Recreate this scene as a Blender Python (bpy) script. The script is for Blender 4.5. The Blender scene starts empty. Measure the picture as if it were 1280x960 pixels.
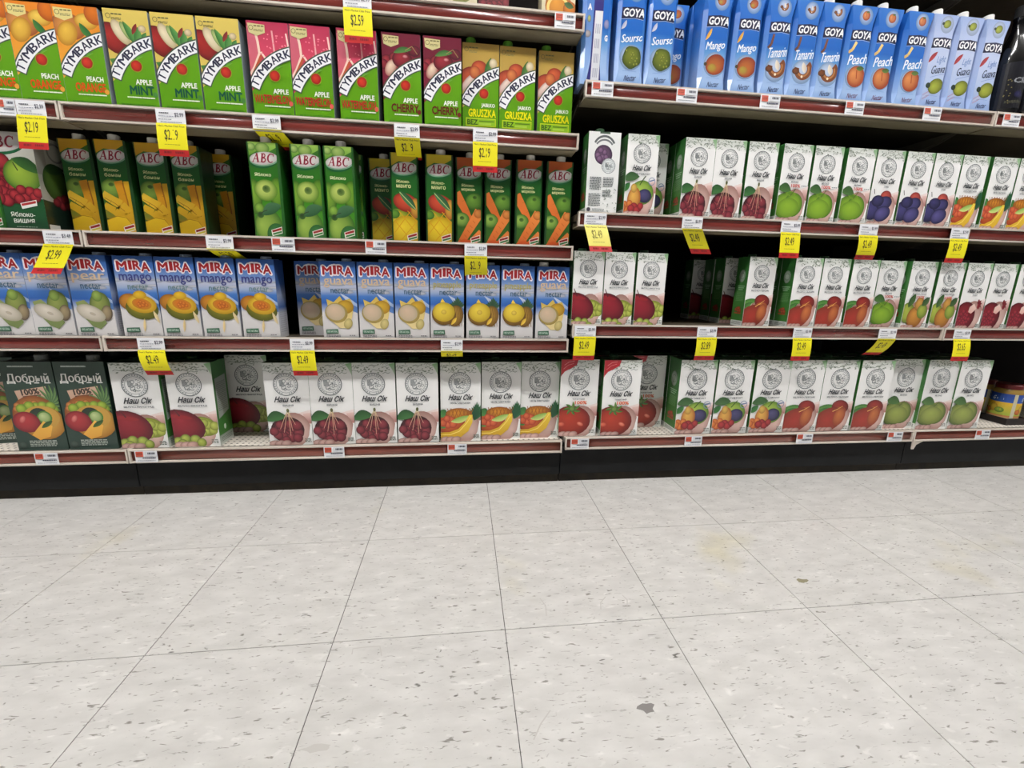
import bpy, bmesh, math, random
from mathutils import Vector, Matrix
from mathutils.geometry import tessellate_polygon

S = bpy.context.scene
COL = S.collection

# ------------------------------------------------------------------ camera
def look(yaw, pitch, roll):
    cy, sy, cp, sp, cr, sr = math.cos(yaw), math.sin(yaw), math.cos(pitch), math.sin(pitch), math.cos(roll), math.sin(roll)
    f = Vector((sy*cp, cy*cp, sp)); r = Vector((cy, -sy, 0)); u = r.cross(f)
    return r*cr + u*sr, u*cr - r*sr, f
cam = bpy.data.cameras.new('camera')
cam.sensor_width = 36.0
cam.lens = 539.5372/1280*36.0
cam.shift_y = -10/1280
cam.clip_start = 0.02
camo = bpy.data.objects.new('camera', cam); COL.objects.link(camo)
_r, _u, _f = look(0.119101, -0.2205868, 0.0224542)
camo.matrix_world = Matrix(((_r.x, _u.x, -_f.x, -0.077957), (_r.y, _u.y, -_f.y, -0.974988), (_r.z, _u.z, -_f.z, 0.630985), (0, 0, 0, 1)))
S.camera = camo

# ------------------------------------------------------------------ world, exposure
w = bpy.data.worlds.new('store_air'); S.world = w; w.use_nodes = True
w.node_tree.nodes['Background'].inputs[0].default_value = (0.95, 0.97, 1.0, 1)
w.node_tree.nodes['Background'].inputs[1].default_value = 0.10
S.view_settings.view_transform = 'Standard'
S.view_settings.look = 'None'
S.view_settings.exposure = -0.06
S.view_settings.gamma = 1.0
S.view_settings.use_curve_mapping = False
LAMP_STRENGTH = 72.0

# ------------------------------------------------------------------ helpers
def lin(c):
    o = []
    for v in c[:3]:
        v = max(0.0, min(1.0, v/255.0))
        o.append(v/12.92 if v <= 0.04045 else ((v+0.055)/1.055)**2.4)
    return (o[0], o[1], o[2], 1.0)

def mat(name, rgb=None, rough=0.5, metal=0.0, coat=0.0, spec=0.5):
    m = bpy.data.materials.new(name); m.use_nodes = True
    b = m.node_tree.nodes['Principled BSDF']
    if rgb: b.inputs['Base Color'].default_value = lin(rgb)
    b.inputs['Roughness'].default_value = rough
    b.inputs['Metallic'].default_value = metal
    b.inputs['Coat Weight'].default_value = coat
    b.inputs['Coat Roughness'].default_value = 0.12
    b.inputs['Specular IOR Level'].default_value = spec
    return m
def noise_wear(m, scale, c0, c1, lo=0.35, hi=0.65, stretch=(1, 1, 1), rough=None, bump=0.0):
    """procedural mottling between two colours in object space"""
    t = m.node_tree; N = t.nodes; L = t.links; b = N['Principled BSDF']
    tc = N.new('ShaderNodeTexCoord'); mp = N.new('ShaderNodeMapping'); mp.inputs['Scale'].default_value = stretch
    nz = N.new('ShaderNodeTexNoise'); nz.inputs['Scale'].default_value = scale; nz.inputs['Detail'].default_value = 6
    rp = N.new('ShaderNodeValToRGB')
    rp.color_ramp.elements[0].position = lo; rp.color_ramp.elements[1].position = hi
    rp.color_ramp.elements[0].color = lin(c0); rp.color_ramp.elements[1].color = lin(c1)
    L.new(tc.outputs['Object'], mp.inputs[0]); L.new(mp.outputs[0], nz.inputs['Vector'])
    L.new(nz.outputs['Fac'], rp.inputs[0]); L.new(rp.outputs[0], b.inputs['Base Color'])
    if bump:
        bp = N.new('ShaderNodeBump'); bp.inputs['Strength'].default_value = bump; bp.inputs['Distance'].default_value = 0.002
        L.new(nz.outputs['Fac'], bp.inputs['Height']); L.new(bp.outputs[0], b.inputs['Normal'])
    return m

def printed(name, rough, coat, bump):
    m = mat(name, (255, 255, 255), rough, 0, coat)
    t = m.node_tree; N = t.nodes; L = t.links; b = N['Principled BSDF']
    a = N.new('ShaderNodeAttribute'); a.attribute_name = 'Col'
    L.new(a.outputs['Color'], b.inputs['Base Color'])
    tc = N.new('ShaderNodeTexCoord'); nz = N.new('ShaderNodeTexNoise'); nz.inputs['Scale'].default_value = 38; nz.inputs['Detail'].default_value = 2
    oi = N.new('ShaderNodeObjectInfo'); ad = N.new('ShaderNodeVectorMath'); ad.operation = 'ADD'
    L.new(tc.outputs['Object'], ad.inputs[0]); L.new(oi.outputs['Random'], ad.inputs[1]); L.new(ad.outputs[0], nz.inputs['Vector'])
    bp = N.new('ShaderNodeBump'); bp.inputs['Strength'].default_value = bump; bp.inputs['Distance'].default_value = 0.004
    L.new(nz.outputs['Fac'], bp.inputs['Height']); L.new(bp.outputs[0], b.inputs['Normal'])
    return m

M = {}
M['print'] = printed('printed_carton_board', 0.42, 0.25, 0.10)
M['gloss'] = printed('printed_glossy_board', 0.30, 0.45, 0.14)
M['paper'] = printed('printed_label_paper', 0.6, 0.0, 0.03)
M['cap_green'] = mat('green_cap_plastic', (34, 72, 42), 0.45)
M['cap_lime'] = mat('lime_cap_plastic', (82, 148, 34), 0.4)
M['cap_white'] = mat('white_cap_plastic', (222, 220, 214), 0.4)
M['cap_grey'] = mat('grey_cap_plastic', (96, 100, 98), 0.4)
M['cap_blue'] = mat('pale_blue_cap_plastic', (150, 166, 190), 0.4)
M['deck'] = noise_wear(mat('enamelled_shelf_steel', None, 0.45), 9, (138, 127, 103), (154, 143, 118))
M['under'] = noise_wear(mat('shaded_deck_steel', None, 0.6, 0, 0, .25), 9, (66, 58, 46), (78, 69, 56))  # shelf steel in a darker tone, shade of the underside painted in
M['edge'] = noise_wear(mat('pale_rail_plastic', None, 0.3), 14, (196, 184, 172), (216, 206, 194), stretch=(.3, 1, 1))
M['maroon'] = noise_wear(mat('maroon_rail_insert', None, 0.22, 0, 0.8), 10, (104, 38, 34), (128, 52, 44), stretch=(.35, 1, 1), bump=0.25)
M['maroon_base'] = noise_wear(mat('brown_maroon_rail_insert', None, 0.3, 0, 0.5), 10, (112, 50, 38), (138, 66, 50), stretch=(.35, 1, 1), bump=0.25)
M['black'] = noise_wear(mat('black_kick_enamel', None, 0.55, 0, 0, .2), 12, (19, 20, 21), (25, 26, 27))
M['hole'] = mat('black_knockout', (4, 4, 4), 0.8)
M['toe'] = noise_wear(mat('olive_toe_base', None, 0.8), 30, (30, 25, 18), (48, 40, 26))  # mottled dark olive-brown
M['back'] = noise_wear(mat('dark_back_panel', None, 0.8, 0, 0, .1), 7, (13, 10, 9), (19, 15, 13))
M['bracket'] = mat('bracket_steel', (120, 112, 98), 0.5)
M['ceil'] = mat('ceiling_board', (225, 225, 222), 0.9)
M['lampbody'] = mat('lamp_housing', (230, 230, 230), 0.5)
M['tray'] = noise_wear(mat('dark_cardboard_tray', None, 0.7), 20, (26, 20, 19), (38, 29, 27))
M['bottle'] = mat('black_bottle_glass', (7, 7, 9), 0.12, 0, 0.6)
M['lid'] = mat('dark_red_lid', (96, 22, 24), 0.35, 0.3)
M['jar'] = mat('jar_glass', (150, 120, 60), 0.12, 0, 0.5)

def lamp_mat():
    m = bpy.data.materials.new('fluorescent_diffuser'); m.use_nodes = True
    b = m.node_tree.nodes['Principled BSDF']
    b.inputs['Base Color'].default_value = (0.9, 0.9, 0.9, 1)
    b.inputs['Emission Color'].default_value = (1.0, 0.99, 0.975, 1)
    b.inputs['Emission Strength'].default_value = LAMP_STRENGTH
    return m
M['lamp'] = lamp_mat()

def perforated():
    m = mat('perforated_base_deck', (206, 196, 184), 0.5)
    t = m.node_tree; N = t.nodes; L = t.links; b = N['Principled BSDF']
    tc = N.new('ShaderNodeTexCoord')
    sc = N.new('ShaderNodeVectorMath'); sc.operation = 'MULTIPLY'; sc.inputs[1].default_value = (62, 62, 0)
    fr = N.new('ShaderNodeVectorMath'); fr.operation = 'FRACTION'
    sb = N.new('ShaderNodeVectorMath'); sb.operation = 'SUBTRACT'; sb.inputs[1].default_value = (.5, .5, 0)
    ln = N.new('ShaderNodeVectorMath'); ln.operation = 'LENGTH'
    lt = N.new('ShaderNodeMath'); lt.operation = 'LESS_THAN'; lt.inputs[1].default_value = 0.2
    mx = N.new('ShaderNodeMix'); mx.data_type = 'RGBA'
    mx.inputs[6].default_value = lin((214, 205, 194)); mx.inputs[7].default_value = lin((92, 84, 76))
    L.new(tc.outputs['Object'], sc.inputs[0]); L.new(sc.outputs[0], fr.inputs[0]); L.new(fr.outputs[0], sb.inputs[0])
    L.new(sb.outputs[0], ln.inputs[0]); L.new(ln.outputs['Value'], lt.inputs[0]); L.new(lt.outputs[0], mx.inputs[0])
    L.new(mx.outputs[2], b.inputs['Base Color'])
    return m
M['perf'] = perforated()

def tile_mat():
    m = mat('vinyl_composition_tile', (214, 211, 206), 0.38, 0, 0.15)
    t = m.node_tree; N = t.nodes; L = t.links; b = N['Principled BSDF']
    geo = N.new('ShaderNodeNewGeometry'); oi = N.new('ShaderNodeObjectInfo')
    def nz(scale, st, detail=3, dist=0.0):
        mp = N.new('ShaderNodeMapping'); mp.inputs['Scale'].default_value = st
        n = N.new('ShaderNodeTexNoise'); n.inputs['Scale'].default_value = scale; n.inputs['Detail'].default_value = detail; n.inputs['Distortion'].default_value = dist
        L.new(geo.outputs['Position'], mp.inputs[0]); L.new(mp.outputs[0], n.inputs['Vector']); return n.outputs['Fac']
    def ramp(src, p0, p1, c0, c1):
        r = N.new('ShaderNodeValToRGB'); r.color_ramp.elements[0].position = p0; r.color_ramp.elements[1].position = p1
        r.color_ramp.elements[0].color = lin(c0); r.color_ramp.elements[1].color = lin(c1); L.new(src, r.inputs[0]); return r.outputs[0]
    def mul(a, c, f=1.0):
        x = N.new('ShaderNodeMix'); x.data_type = 'RGBA'; x.blend_type = 'MULTIPLY'; x.inputs[0].default_value = f
        L.new(a, x.inputs[6]); L.new(c, x.inputs[7]); return x.outputs[2]
    base = ramp(nz(16, (1, 2.2, 1), 5), .3, .7, (196, 193, 189), (214, 211, 207))
    fleck = ramp(nz(150, (.42, 1.5, 1), 3, .8), .30, .375, (172, 169, 164), (255, 255, 255))
    fleck2 = ramp(nz(78, (.5, 1.7, 1), 2, .9), .235, .28, (134, 131, 127), (255, 255, 255))
    light = ramp(nz(44, (.6, 1.6, 1), 3, .5), .62, .72, (238, 238, 238), (255, 255, 255))
    stain = ramp(nz(2.6, (1, 1, 1), 4), .64, .74, (255, 255, 255), (246, 242, 222))
    per = N.new('ShaderNodeMapRange'); per.inputs[3].default_value = 0.955; per.inputs[4].default_value = 1.0
    L.new(oi.outputs['Random'], per.inputs[0])
    comb = N.new('ShaderNodeCombineColor')
    for i in range(3): L.new(per.outputs[0], comb.inputs[i])
    c = mul(mul(mul(mul(mul(base, fleck), fleck2), light), stain), comb.outputs[0])
    L.new(c, b.inputs['Base Color'])
    rr = N.new('ShaderNodeMapRange'); rr.inputs[3].default_value = .32; rr.inputs[4].default_value = .5
    L.new(nz(9, (1, 1, 1), 4), rr.inputs[0]); L.new(rr.outputs[0], b.inputs['Roughness'])
    return m
M['tile'] = tile_mat()
M['joint'] = mat('dark_tile_joint', (78, 74, 70), 0.8)
M['scuff'] = mat('grey_scuff', (120, 116, 113), 0.7)
M['scuff2'] = mat('faint_scuff', (176, 172, 167), 0.7)
M['crumb'] = mat('olive_crumb_stain', (128, 122, 96), 0.7)

# mesh objects ------------------------------------------------------------
def obj(name, me, parent=None, loc=None, kind=None, label=None, cat=None, group=None):
    o = bpy.data.objects.new(name, me); COL.objects.link(o)
    if parent: o.parent = parent
    if loc: o.location = loc
    if kind: o['kind'] = kind
    if label: o['label'] = label
    if cat: o['category'] = cat
    if group: o['group'] = group
    return o
def thing(name, loc, label, cat, group=None):
    o = obj(name, None, None, loc, None, label, cat, group); o.empty_display_size = 0.02
    return o
def me_of(bm, name, m, smooth=False):
    me = bpy.data.meshes.new(name); bm.normal_update(); bm.to_mesh(me); bm.free()
    me.materials.append(m)
    if smooth:
        for p in me.polygons: p.use_smooth = True
    return me
def bx(bm, x0, x1, y0, y1, z0, z1, bev=0.0):
    vs = [bm.verts.new((x, y, z)) for z in (z0, z1) for y in (y0, y1) for x in (x0, x1)]
    fs = [bm.faces.new([vs[i] for i in q]) for q in ((0, 2, 3, 1), (4, 5, 7, 6), (0, 1, 5, 4), (1, 3, 7, 5), (3, 2, 6, 7), (2, 0, 4, 6))]
    if bev:
        es = list({e for f in fs for e in f.edges})
        bmesh.ops.bevel(bm, geom=es, offset=bev, segments=2, affect='EDGES', profile=0.5)
def box_me(name, m, *a, bev=0.0):
    bm = bmesh.new(); bx(bm, *a, bev=bev); return me_of(bm, name, m)
def prism(bm, prof, x0, x1):
    """extrude a (y,z) outline along x"""
    n = len(prof)
    a = [bm.verts.new((x0, y, z)) for y, z in prof]; b = [bm.verts.new((x1, y, z)) for y, z in prof]
    bm.faces.new(a); bm.faces.new(list(reversed(b)))
    for i in range(n):
        j = (i+1) % n
        bm.faces.new((a[j], a[i], b[i], b[j]))
    bmesh.ops.recalc_face_normals(bm, faces=bm.faces)
def lathe(bm, prof, n=20, cx=0, cy=0):
    rings = []
    for r, z in prof:
        rings.append([bm.verts.new((cx+r*math.cos(2*math.pi*k/n), cy+r*math.sin(2*math.pi*k/n), z)) for k in range(n)])
    for a, b in zip(rings, rings[1:]):
        for k in range(n):
            bm.faces.new((a[k], a[(k+1) % n], b[(k+1) % n], b[k]))
    bm.faces.new(list(reversed(rings[0]))); bm.faces.new(rings[-1])

# ------------------------------------------------------------------ flat print: vector artwork as thin layers
_fontcache = {}
def glyphs(s, off=0.0):
    k = (s, off)
    if k not in _fontcache:
        c = bpy.data.curves.new('lettering', 'FONT'); c.body = s; c.offset = off; c.resolution_u = 2
        o = bpy.data.objects.new('lettering', c); COL.objects.link(o)
        dg = bpy.context.evaluated_depsgraph_get()
        me = o.evaluated_get(dg).to_mesh(); me.calc_loop_triangles()
        V = [(v.co.x, v.co.y) for v in me.vertices]; T = [tuple(t.vertices) for t in me.loop_triangles]
        bpy.data.objects.remove(o); bpy.data.curves.remove(c)
        if not V: V = [(0, 0), (1, 1)]
        _fontcache[k] = (V, T)
    return _fontcache[k]

class Art:
    """x runs 0..100 across the panel, y 0..100 from its top down; radii are in hundredths of the width"""
    STEP = 0.00002
    def __init__(s, W, H, clip=True):
        s.W, s.H, s.clip, s.k = W, H, clip, W/H
        s.V, s.F, s.C, s.lay = [], [], [], 0
    def tri(s, pts, cols, z):
        P = [(p[0], p[1], c) for p, c in zip(pts, cols)]
        if s.clip:
            for ax, lim, sg in ((0, 0, 1), (0, 100, -1), (1, 0, 1), (1, 100, -1)):
                out = []
                for i in range(len(P)):
                    a, b = P[i], P[(i+1) % len(P)]
                    da, db = sg*(a[ax]-lim), sg*(b[ax]-lim)
                    if da >= 0: out.append(a)
                    if (da > 0 > db) or (da < 0 < db):
                        t = da/(da-db)
                        out.append((a[0]+(b[0]-a[0])*t, a[1]+(b[1]-a[1])*t, tuple(a[2][q]+(b[2][q]-a[2][q])*t for q in range(4))))
                P = out
                if len(P) < 3: return
        i0 = len(s.V)
        for x, y, c in P:
            s.V.append((x, y, z)); s.C.append(c)
        s.F.append(tuple(range(i0, i0+len(P))))
    def up(s): s.lay += 1; return s.lay
    def rect(s, x0, y0, x1, y1, c, c2=None, c3=None):
        z = s.up(); a = lin(c); b = lin(c2) if c2 else a
        if c3:                                               # left-right gradient
            d = lin(c3)
            s.tri([(x0, y0), (x1, y0), (x1, y1)], [a, d, d], z); s.tri([(x0, y0), (x1, y1), (x0, y1)], [a, d, a], z); return
        s.tri([(x0, y0), (x1, y0), (x1, y1)], [a, a, b], z); s.tri([(x0, y0), (x1, y1), (x0, y1)], [a, b, b], z)
    def grad(s, stops, x0=0, x1=100):
        for (ya, ca), (yb, cb) in zip(stops, stops[1:]):
            s.rect(x0, ya, x1, yb, ca, cb)
            s.lay -= 1
        s.lay += 1
    def poly(s, pts, c, c2=None):
        z = s.up(); a = lin(c)
        ys = [p[1] for p in pts]; lo, hi = min(ys), max(ys); b = lin(c2) if c2 else a
        def cc(p):
            t = (p[1]-lo)/max(1e-6, hi-lo); return tuple(a[q]+(b[q]-a[q])*t for q in range(4))
        for t in tessellate_polygon([[Vector((p[0], p[1]/s.k, 0)) for p in pts]]):
            q = [pts[i] for i in t]; s.tri(q, [cc(p) for p in q], z)
    def ell(s, cx, cy, rx, ry=None, c=(255, 0, 0), e=None, rot=0, n=22, hl=(-.25, -.3), same=False, wob=0.0):
        ry = rx if ry is None else ry
        z = s.lay if same else s.up()
        if e: c = tuple(v*.94 for v in c[:3]); e = tuple(v*.80 for v in e[:3])
        a = lin(c); b = lin(e) if e else a; r = math.radians(rot); cr, sr = math.cos(r), math.sin(r)
        def P(u, v):
            X, Y = rx*u, ry*v
            return (cx+X*cr-Y*sr, cy+(X*sr+Y*cr)*s.k)
        ctr = P(*hl); ring = []; mid = []
        m = tuple(a[q]*.55+b[q]*.45 for q in range(4)) if e else a
        for i in range(n):
            t = 2*math.pi*i/n; w_ = 1+wob*math.sin(5*t+cx)+wob*.6*math.sin(3*t+cy)
            ring.append(P(math.cos(t)*w_, math.sin(t)*w_)); mid.append(P(hl[0]*.4+.62*math.cos(t)*w_, hl[1]*.4+.62*math.sin(t)*w_))
        for i in range(n):
            j = (i+1) % n
            if e:
                s.tri([ctr, mid[i], mid[j]], [a, m, m], z)
                s.tri([mid[i], ring[i], ring[j]], [m, b, b], z); s.tri([mid[i], ring[j], mid[j]], [m, b, m], z)
            else: s.tri([ctr, ring[i], ring[j]], [a, a, a], z)
    def ring(s, cx, cy, r, th, c, n=32, a0=0, a1=360):
        z = s.up(); c = lin(c)
        pt = lambda q, t: (cx+q*math.cos(t), cy+q*math.sin(t)*s.k)
        for i in range(n):
            t0 = math.radians(a0+(a1-a0)*i/n); t1 = math.radians(a0+(a1-a0)*(i+1)/n)
            A, B, Cc, D = pt(r-th/2, t0), pt(r+th/2, t0), pt(r+th/2, t1), pt(r-th/2, t1)
            s.tri([A, B, Cc], [c]*3, z); s.tri([A, Cc, D], [c]*3, z)
    def line(s, pts, w0, c, w1=None, c2=None, same=False):
        z = s.lay if same else s.up(); w1 = w0 if w1 is None else w1
        a = lin(c); b = lin(c2) if c2 else a; n = len(pts)-1
        for i in range(n):
            (x0, y0), (x1, y1) = pts[i], pts[i+1]
            dx, dy = x1-x0, (y1-y0)/s.k; L = math.hypot(dx, dy) or 1; nx, ny = -dy/L, dx/L*s.k
            wa, wb = (w0+(w1-w0)*i/n)/2, (w0+(w1-w0)*(i+1)/n)/2
            ca = tuple(a[q]+(b[q]-a[q])*i/n for q in range(4)); cb = tuple(a[q]+(b[q]-a[q])*(i+1)/n for q in range(4))
            A, B = (x0+nx*wa, y0+ny*wa), (x0-nx*wa, y0-ny*wa); D, Cc = (x1+nx*wb, y1+ny*wb), (x1-nx*wb, y1-ny*wb)
            s.tri([A, B, Cc], [ca, ca, cb], z); s.tri([A, Cc, D], [ca, cb, cb], z)
    def leaf(s, x0, y0, x1, y1, wd, c, c2=None, bend=0.0):
        z = s.up(); a = lin(c); b = lin(c2) if c2 else a; n = 8
        dx, dy = x1-x0, (y1-y0)/s.k; L = math.hypot(dx, dy) or 1; nx, ny = -dy/L, dx/L
        U, D = [], []
        for i in range(n+1):
            t = i/n; h = wd*math.sin(math.pi*t)**.8; o = bend*math.sin(math.pi*t)
            px, py = x0+dx*t+nx*o, y0/s.k+dy*t+ny*o
            U.append((px+nx*h/2, (py+ny*h/2)*s.k)); D.append((px-nx*h/2, (py-ny*h/2)*s.k))
        for i in range(n):
            s.tri([U[i], U[i+1], D[i+1]], [a, a, b], z); s.tri([U[i], D[i+1], D[i]], [a, b, b], z)
    def txt(s, t, x0, y0, x1, y1, c, shear=0.0, off=0.02, rot=0.0, same=False, out=None):
        """fit the lettering into the box; out=(colour, offset) draws an outline under it"""
        if out: s._txt(t, x0, y0, x1, y1, out[0], shear, out[1], rot, off)
        s._txt(t, x0, y0, x1, y1, c, shear, off, rot, off, same)
    def _txt(s, t, x0, y0, x1, y1, c, shear, off, rot, ref, same=False):
        z = s.lay if same else s.up(); c = lin(c)
        V, T = glyphs(t)
        xs = [v[0] for v in V]; ys = [v[1] for v in V]; ax, bx_, ay, by = min(xs)-ref, max(xs)+ref, min(ys)-ref, max(ys)+ref
        h = (y1-y0)/s.k; sh = shear*h; ww = (x1-x0)-abs(sh)
        cx, cy = (x0+x1)/2, (y0+y1)/2; cr, sr = math.cos(math.radians(rot)), math.sin(math.radians(rot))
        def P(v):
            u, q = (v[0]-ax)/(bx_-ax), (v[1]-ay)/(by-ay)
            X = x0+u*ww+sh*q; Y = y1-q*(y1-y0)
            dx, dy = X-cx, (Y-cy)/s.k
            return (cx+dx*cr-dy*sr, cy+(dx*sr+dy*cr)*s.k)
        # weight: the glyphs are laid down again, shifted by the stroke width
        if off <= 0: sh_ = [(0, 0)]
        elif off < .03: sh_ = [(-off, 0), (off, 0)]
        else: sh_ = [(off*math.cos(i*math.pi/4), off*math.sin(i*math.pi/4)) for i in range(8)]
        for n_, (ex, ey) in enumerate(sh_):
            for tr in T: s.tri([P((V[i][0]+ex, V[i][1]+ey)) for i in tr], [c]*3, z+n_*.6)
        if not same: s.lay += int(len(sh_)*.6)
    def micro(s, x0, y0, x1, y1, c, rows=2, seed=1):
        """small print too fine to read: ruled word dashes"""
        rnd = random.Random(seed); z = s.up()
        for r_ in range(rows):
            ya = y0+(y1-y0)*r_/rows; yb = ya+(y1-y0)/rows*.55; x = x0
            while x < x1-1:
                wd = rnd.uniform(3, 9); xe = min(x1, x+wd); s.tri([(x, ya), (xe, ya), (xe, yb)], [lin(c)]*3, z); s.tri([(x, ya), (xe, yb), (x, yb)], [lin(c)]*3, z)
                x = xe+1.4
    def mesh(s, name, m, fn=None):
        """fn maps (x metres from centre, z metres up, height above the sheet) to a point; default is the front plane"""
        me = bpy.data.meshes.new(name); pts = []
        for x, y, z in s.V:
            X, Z, D = (x/100-.5)*s.W, (1-y/100)*s.H, 0.0002+z*s.STEP
            pts.append(fn(X, Z, D) if fn else (X, -D, Z))
        me.from_pydata(pts, [], [tuple(reversed(f)) for f in s.F])
        at = me.color_attributes.new('Col', 'FLOAT_COLOR', 'POINT')
        at.data.foreach_set('color', [q for c in s.C for q in c])
        me.materials.append(m); me.update()
        return me

CHERRYBIG = (-1.1285, .262)
def SCUFFS():
    blot('scuff_mark', M['scuff'], 0.199, -0.4739, .016, .009, 1)
    blot('crumb_stain', M['crumb'], 0.6623, -0.2296, .014, .008, 2)
    blot('scuff_mark', M['scuff2'], -0.2775, -0.4847, .024, .006, 3)
    stroke('scuff_mark', M['scuff2'], [(-0.2656, -0.3343), (-0.267, -0.3227), (-0.2445, -0.3214), (-0.2214, -0.3219), (-0.2151, -0.3422)], .0022)
    stroke('scuff_mark', M['scuff2'], [(0.0206, -0.5033), (0.0347, -0.4822), (0.0527, -0.4635)], .002)
    for A in [[(0.0784, -0.2317), (0.086, -0.2523), (0.0824, -0.2792)], [(0.2136, -0.2391), (0.1987, -0.2535), (0.1926, -0.2724)], [(0.2498, -0.2376), (0.2546, -0.2518), (0.248, -0.2688)]]: stroke('scuff_mark', M['scuff2'], A, .002)

# ------------------------------------------------------------------ printed artwork of each kind of carton
WHITE = (240, 239, 237); INK = (84, 94, 98)
def cluster(a, cx, cy, rx, ry, r, n, c, e, seed, wob=0):
    rnd = random.Random(seed)
    for i in range(n):
        t = 2*math.pi*i*.618; q = math.sqrt((i+.5)/n)
        a.ell(cx+rx*q*math.cos(t)+rnd.uniform(-1.5, 1.5), cy+ry*q*math.sin(t), r*rnd.uniform(.85, 1.1), None, c, e, n=14, wob=wob)
def emblem(a, cx, cy, r, ink=INK):
    a.ring(cx, cy, r, r*.06, ink, 40); a.ring(cx, cy, r*.76, r*.03, (120, 128, 132), 36)
    for i in range(26):                                        # lettering running round the ring
        if 5 < i < 8: continue
        a.ring(cx, cy, r*.88, r*.075, (136, 143, 146), 1, i*13.8, i*13.8+7.5)
    k = a.k
    for i in range(6): a.line([(cx-r*.50+i*r*.075, cy-r*.42*k), (cx-r*.48+i*r*.075, cy+r*.10*k)], r*.04, ink)
    a.ell(cx-r*.12, cy-r*.30*k, r*.14, r*.17, (225, 225, 222)); a.ring(cx-r*.12, cy-r*.30*k, r*.14, r*.035, ink, 16)
    a.line([(cx-r*.5, cy+r*.1*k), (cx-r*.2, cy+r*.18*k), (cx+r*.05, cy+r*.02*k), (cx+r*.3, cy-r*.1*k)], r*.05, ink)
    a.line([(cx-r*.35, cy+r*.2*k), (cx-r*.3, cy+r*.45*k), (cx, cy+r*.38*k), (cx+r*.22, cy+r*.5*k), (cx+r*.42, cy+r*.45*k)], r*.05, ink)
    a.line([(cx, cy+r*.38*k), (cx+r*.02, cy+r*.12*k)], r*.04, ink)
    for dx, dy, q in ((.36, -.12, .12), (.52, .12, .11), (.28, .2, .1), (-.05, .45, .1)): a.ring(cx+dx*r, cy+dy*r*k, q*r, r*.035, ink, 14)
    for dx, dy in ((.15, -.45), (.3, -.38), (.45, -.3), (.1, -.1), (.2, .02)): a.line([(cx+dx*r, cy+dy*r*k), (cx+dx*r+r*.1, cy+(dy-.06)*r*k)], r*.05, ink)
SKIN, SKIND = (230, 192, 182), (188, 140, 130)
def vines(a, seed, c=(118, 130, 116)):
    a.grad([(0, (206, 210, 202)), (7, (222, 224, 219)), (14, WHITE)])
    rnd = random.Random(seed)
    for i in range(46):
        x, y = rnd.uniform(2, 98), rnd.uniform(.6, 12)
        if i % 4 == 0: a.line([(x-9, y+1), (x-3, y-.6), (x+4, y+.8), (x+9, y-.2)], 1.0, c)
        else: a.leaf(x, y, x+rnd.uniform(-7, 7), y+rnd.uniform(-2, 2), 3.4, c, (158, 168, 152))
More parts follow.
